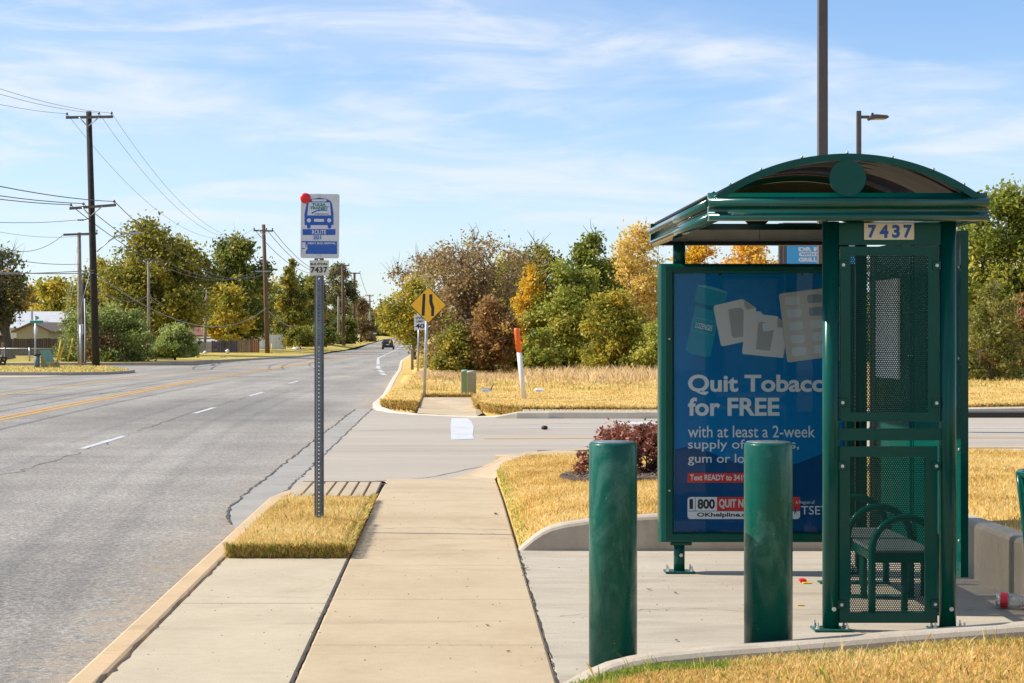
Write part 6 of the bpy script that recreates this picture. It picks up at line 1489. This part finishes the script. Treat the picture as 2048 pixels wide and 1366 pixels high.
# houses
def gable(x0, x1, yE, yR, yB, Y, depth, wall, roof, name, label, over=.35, xr=None):
    a = at(x0, yB, Y); b = at(x1, yB, Y); zE, zR, zB = gz(yE, Y), gz(yR, Y), a.z - .5; xr = gx(xr, Y) if xr else (a.x + b.x) / 2
    t_ = thing(name, label, 'house' if name == 'house' else 'shed', ((a.x + b.x) / 2, Y + depth / 2, a.z))
    MB().prism([(a.x, Y, zB), (b.x, Y, zB), (b.x, Y, zE), (xr, Y, zR), (a.x, Y, zE)], (0, depth, 0)).build('wall', M[wall], t_)
    mb = MB(); th = .12
    for (xe, sgn_) in ((a.x, -1), (b.x, 1)):
        d = Vector((xe - xr, 0, zE - zR)); d = d * (1 + over / d.length); p0 = Vector((xr, Y - over, zR + .02)); p1 = p0 + d
        mb.prism([p0, p1, p1 + Vector((0, 0, th)), p0 + Vector((0, 0, th))], (0, depth + 2 * over, 0))
    mb.build('roof', M[roof], t_); return t_
gable(33, 97, 662, 647.5, 694, 127, 9, 'wall_tan', 'roof_brown', 'house', 'tan gabled house wing behind the dark brown fence')
def ridge_house(x0, x1, yR, yE, yB, Y, depth, wall, roof, label, slant=0, rise=None):
    a = at(x0, yB, Y); b = at(x1, yB, Y); zE, zB = gz(yE, Y), a.z - .5; zR = gz(yR, Y + depth / 2)
    t_ = thing('house', label, 'house', ((a.x + b.x) / 2, Y + depth / 2, a.z))
    MB().prism([(a.x, Y, zB), (a.x, Y + depth, zB), (a.x, Y + depth, zE), (a.x, Y + depth / 2, zR), (a.x, Y, zE)], (b.x - a.x, 0, 0)).build('wall', M[wall], t_)
    mb = MB(); th = .1
    for (ye, s_) in ((Y, -1), (Y + depth, 1)):
        p0 = Vector((a.x - .4, Y + depth / 2, zR + .03)); p1 = Vector((a.x - .4, ye + s_ * .4, zE - .12)); mb.prism([p0, p1, p1 + Vector((0, 0, th)), p0 + Vector((0, 0, th))], (b.x - a.x + .8, 0, 0))
    mb.build('roof', M[roof], t_); return t_
hA = ridge_house(-40, 108, 626, 655, 694, 140, 11, 'wall_white', 'roof_grey', 'house with a pale sheet roof behind the tan gabled wing')
for x in (30, 64): MB().lathe([(.09, gz(640, 142)), (.09, gz(620 if x > 50 else 630, 142)), (.14, gz(618 if x > 50 else 628, 142))], gx(x, 142), 142, 8).build('vent_pipe', M['steel'], hA)
ridge_house(84, 160, 629, 652, 694, 158, 12, 'wall_tan', 'roof_brown', 'brown shingled house partly behind the big juniper bush')
hB = ridge_house(374, 443, 657, 670, 700, 195, 6, 'wall_white', 'roof_red', 'long shed with a rusty red roof behind the plum fence')
gable(437, 451, 668, 658, 700, 194.2, 2.2, 'wall_white', 'roof_red', 'shed', 'narrow white gable end with a grey door beside the rusty roof', .15)
ridge_house(528, 566, 656, 668, 690, 250, 8, 'wall_white', 'roof_grey', 'small house with a pale blue-grey roof behind the vinyl fence')
ridge_house(590, 640, 644, 656, 690, 300, 10, 'wall_tan', 'roof_brown', 'far brown house low behind the hedge bushes')
# yard things on the left verge
for (x, y, lb) in ((366, 712, 'leftmost of the three small white hydrants before the fences'), (410.5, 709, 'small white hydrant at the foot of the leaning pole'), (455, 706, 'small white hydrant before the plum fence')):
    v = at(x, y, 152); t_ = thing('hydrant', lb, 'hydrant', v, 'small white hydrants on the far lawn')
    MB().lathe([(.14, v.z - .1), (.12, v.z + .14), (.16, v.z + .2), (.13, v.z + .26), (.03, v.z + .34)], v.x, v.y, 10).build('hydrant_body', M['marker_white'], t_)
    MB().tube([(v.x - .2, v.y, v.z + .16), (v.x + .2, v.y, v.z + .16)], .05, 6).build('nozzle', M['steel'], t_)
cv = at(508, 719, 140); t_ = MB().prism([at(488, 710.5, 150), at(528, 710, 150), at(528, 717.5, 150), at(489, 722, 150)], (0, .4, 0)).build('culvert_wall', M['wall']); tag(t_, 'weathered concrete culvert headwall beside the reddish brown pole', 'wall')
t_ = MB().prism([at(566, 698, 200), at(596, 697, 200), at(598, 703, 200), at(560, 705, 200)], (0, .8, 0)).build('culvert_wall', M['wall']); tag(t_, 'farther low concrete culvert wall before the hedge bush', 'wall')
v = at(594, 700, 195); t_ = MB().lathe([(.5, v.z - .1), (.62, v.z + .12), (.45, v.z + .32), (.1, v.z + .42)], v.x, v.y, 9).build('boulder', M['white']); tag(t_, 'white boulder on the lawn by the farther culvert', 'boulder')
v = at(543.5, 706, 158); tag(MB().tube([(v.x, v.y, v.z - .2), (v.x, v.y, gz(687, 158))], .06, 8).build('marker_post', M['yellow']), 'thin yellow marker post right of the reddish brown pole', 'post')
for (x, y0, y1, Y, lb, w_) in ((717.5, 682, 668, 330, 'tiny white sign on a thin post beyond the twin poles', .5), (750, 674, 665, 500, 'tiny pale box sign far along the left verge', .9)):
    v = at(x, y0, Y); t_ = thing('road_sign', lb, 'road sign', v); MB().tube([v - Vector((0, 0, .3)), at(x, y1, Y)], .05, 6).build('post', M['steel'], t_); MB().box(v.x - w_ / 2, v.x + w_ / 2, Y - .1, Y - .06, gz(y1 + 3, Y), gz(y1, Y)).build('sign_panel', M['white'], t_)

# cars
def car(X, Y, z, W, Lc, Hc, paint, label, rz=0.):
    t_ = thing('car', label, 'car', (X, Y, z)); hw = W / 2
    def loft(secs, name, mat):
        mb = MB(); n = len(secs[0]); vs = [v for s_ in secs for v in s_]; fs = []
        for k in range(len(secs) - 1):
            for i in range(n): fs.append((k * n + i, k * n + (i + 1) % n, (k + 1) * n + (i + 1) % n, (k + 1) * n + i))
        fs += [tuple(reversed(range(n))), tuple(range((len(secs) - 1) * n, len(secs) * n))]
        mb.add(vs, fs); return mb.build(name, M[mat], t_)
    def sec(y, w, z0, z1, tw): return [(X - w, Y + y, z + z0), (X + w, Y + y, z + z0), (X + w, Y + y, z + (z0 + z1) / 2), (X + tw, Y + y, z + z1), (X - tw, Y + y, z + z1), (X - w, Y + y, z + (z0 + z1) / 2)]
    loft([sec(0, hw * .93, .38, Hc * .56, hw * .86), sec(.12, hw, .30, Hc * .60, hw * .93), sec(Lc * .5, hw, .28, Hc * .60, hw * .94), sec(Lc * .93, hw * .96, .3, Hc * .52, hw * .86), sec(Lc, hw * .85, .36, Hc * .46, hw * .75)], 'body', paint)
    loft([sec(.10, hw * .90, Hc * .58, Hc * .70, hw * .86), sec(.42, hw * .86, Hc * .58, Hc * .98, hw * .70), sec(Lc * .45, hw * .86, Hc * .58, Hc, hw * .72), sec(Lc * .72, hw * .88, Hc * .57, Hc * .64, hw * .80)], 'cabin', paint)
    MB().prism([(X - hw * .76, Y + .13, z + Hc * .64), (X + hw * .76, Y + .13, z + Hc * .64), (X + hw * .64, Y + .36, z + Hc * .93), (X - hw * .64, Y + .36, z + Hc * .93)], (0, -.02, .01)).build('rear_window', M['car_glass'], t_)
    for s_ in (-1, 1):
        MB().box(X + s_ * hw * .80 - .10, X + s_ * hw * .80 + .10, Y - .03, Y + .02, z + Hc * .46, z + Hc * .60, .01).build('tail_light', M['tail'], t_)
        MB().box(X + s_ * (hw + .07) - .09, X + s_ * (hw + .07) + .09, Y + Lc * .55, Y + Lc * .55 + .1, z + Hc * .58, z + Hc * .67, .02).build('mirror', M[paint], t_)
        for yy in (.75, Lc - .9):
            xw = X + s_ * (hw - .10); MB().tube([(xw - .11, Y + yy, z + .33), (xw + .11, Y + yy, z + .33)], .33, 18).build('wheel', M['black'], t_)
    MB().box(X - .26, X + .26, Y - .035, Y + .01, z + Hc * .42, z + Hc * .50).build('number_plate', M['plate'], t_)
    MB().box(X - hw * .9, X + hw * .9, Y - .06, Y + .05, z + .36, z + .52, .03).build('bumper', M['black'], t_)
    return t_
Yc = 272; car(gx(775.5, Yc), Yc, zt(Yc) + .005, 1.86, 4.3, 1.62, 'car_dark', 'dark hatchback driving away down the street')
Yc = 470; car(gx(823, Yc), Yc, zt(Yc) + .005, 1.8, 4.4, 1.6, 'car_white', 'tiny white car at the far end of the street')
Yc = 172; v = at(414, 690, Yc); car(v.x, Yc, gz(703, Yc), 2.3, 4.6, 1.42, 'car_white', 'white parked car showing only its roof above the plank fence')
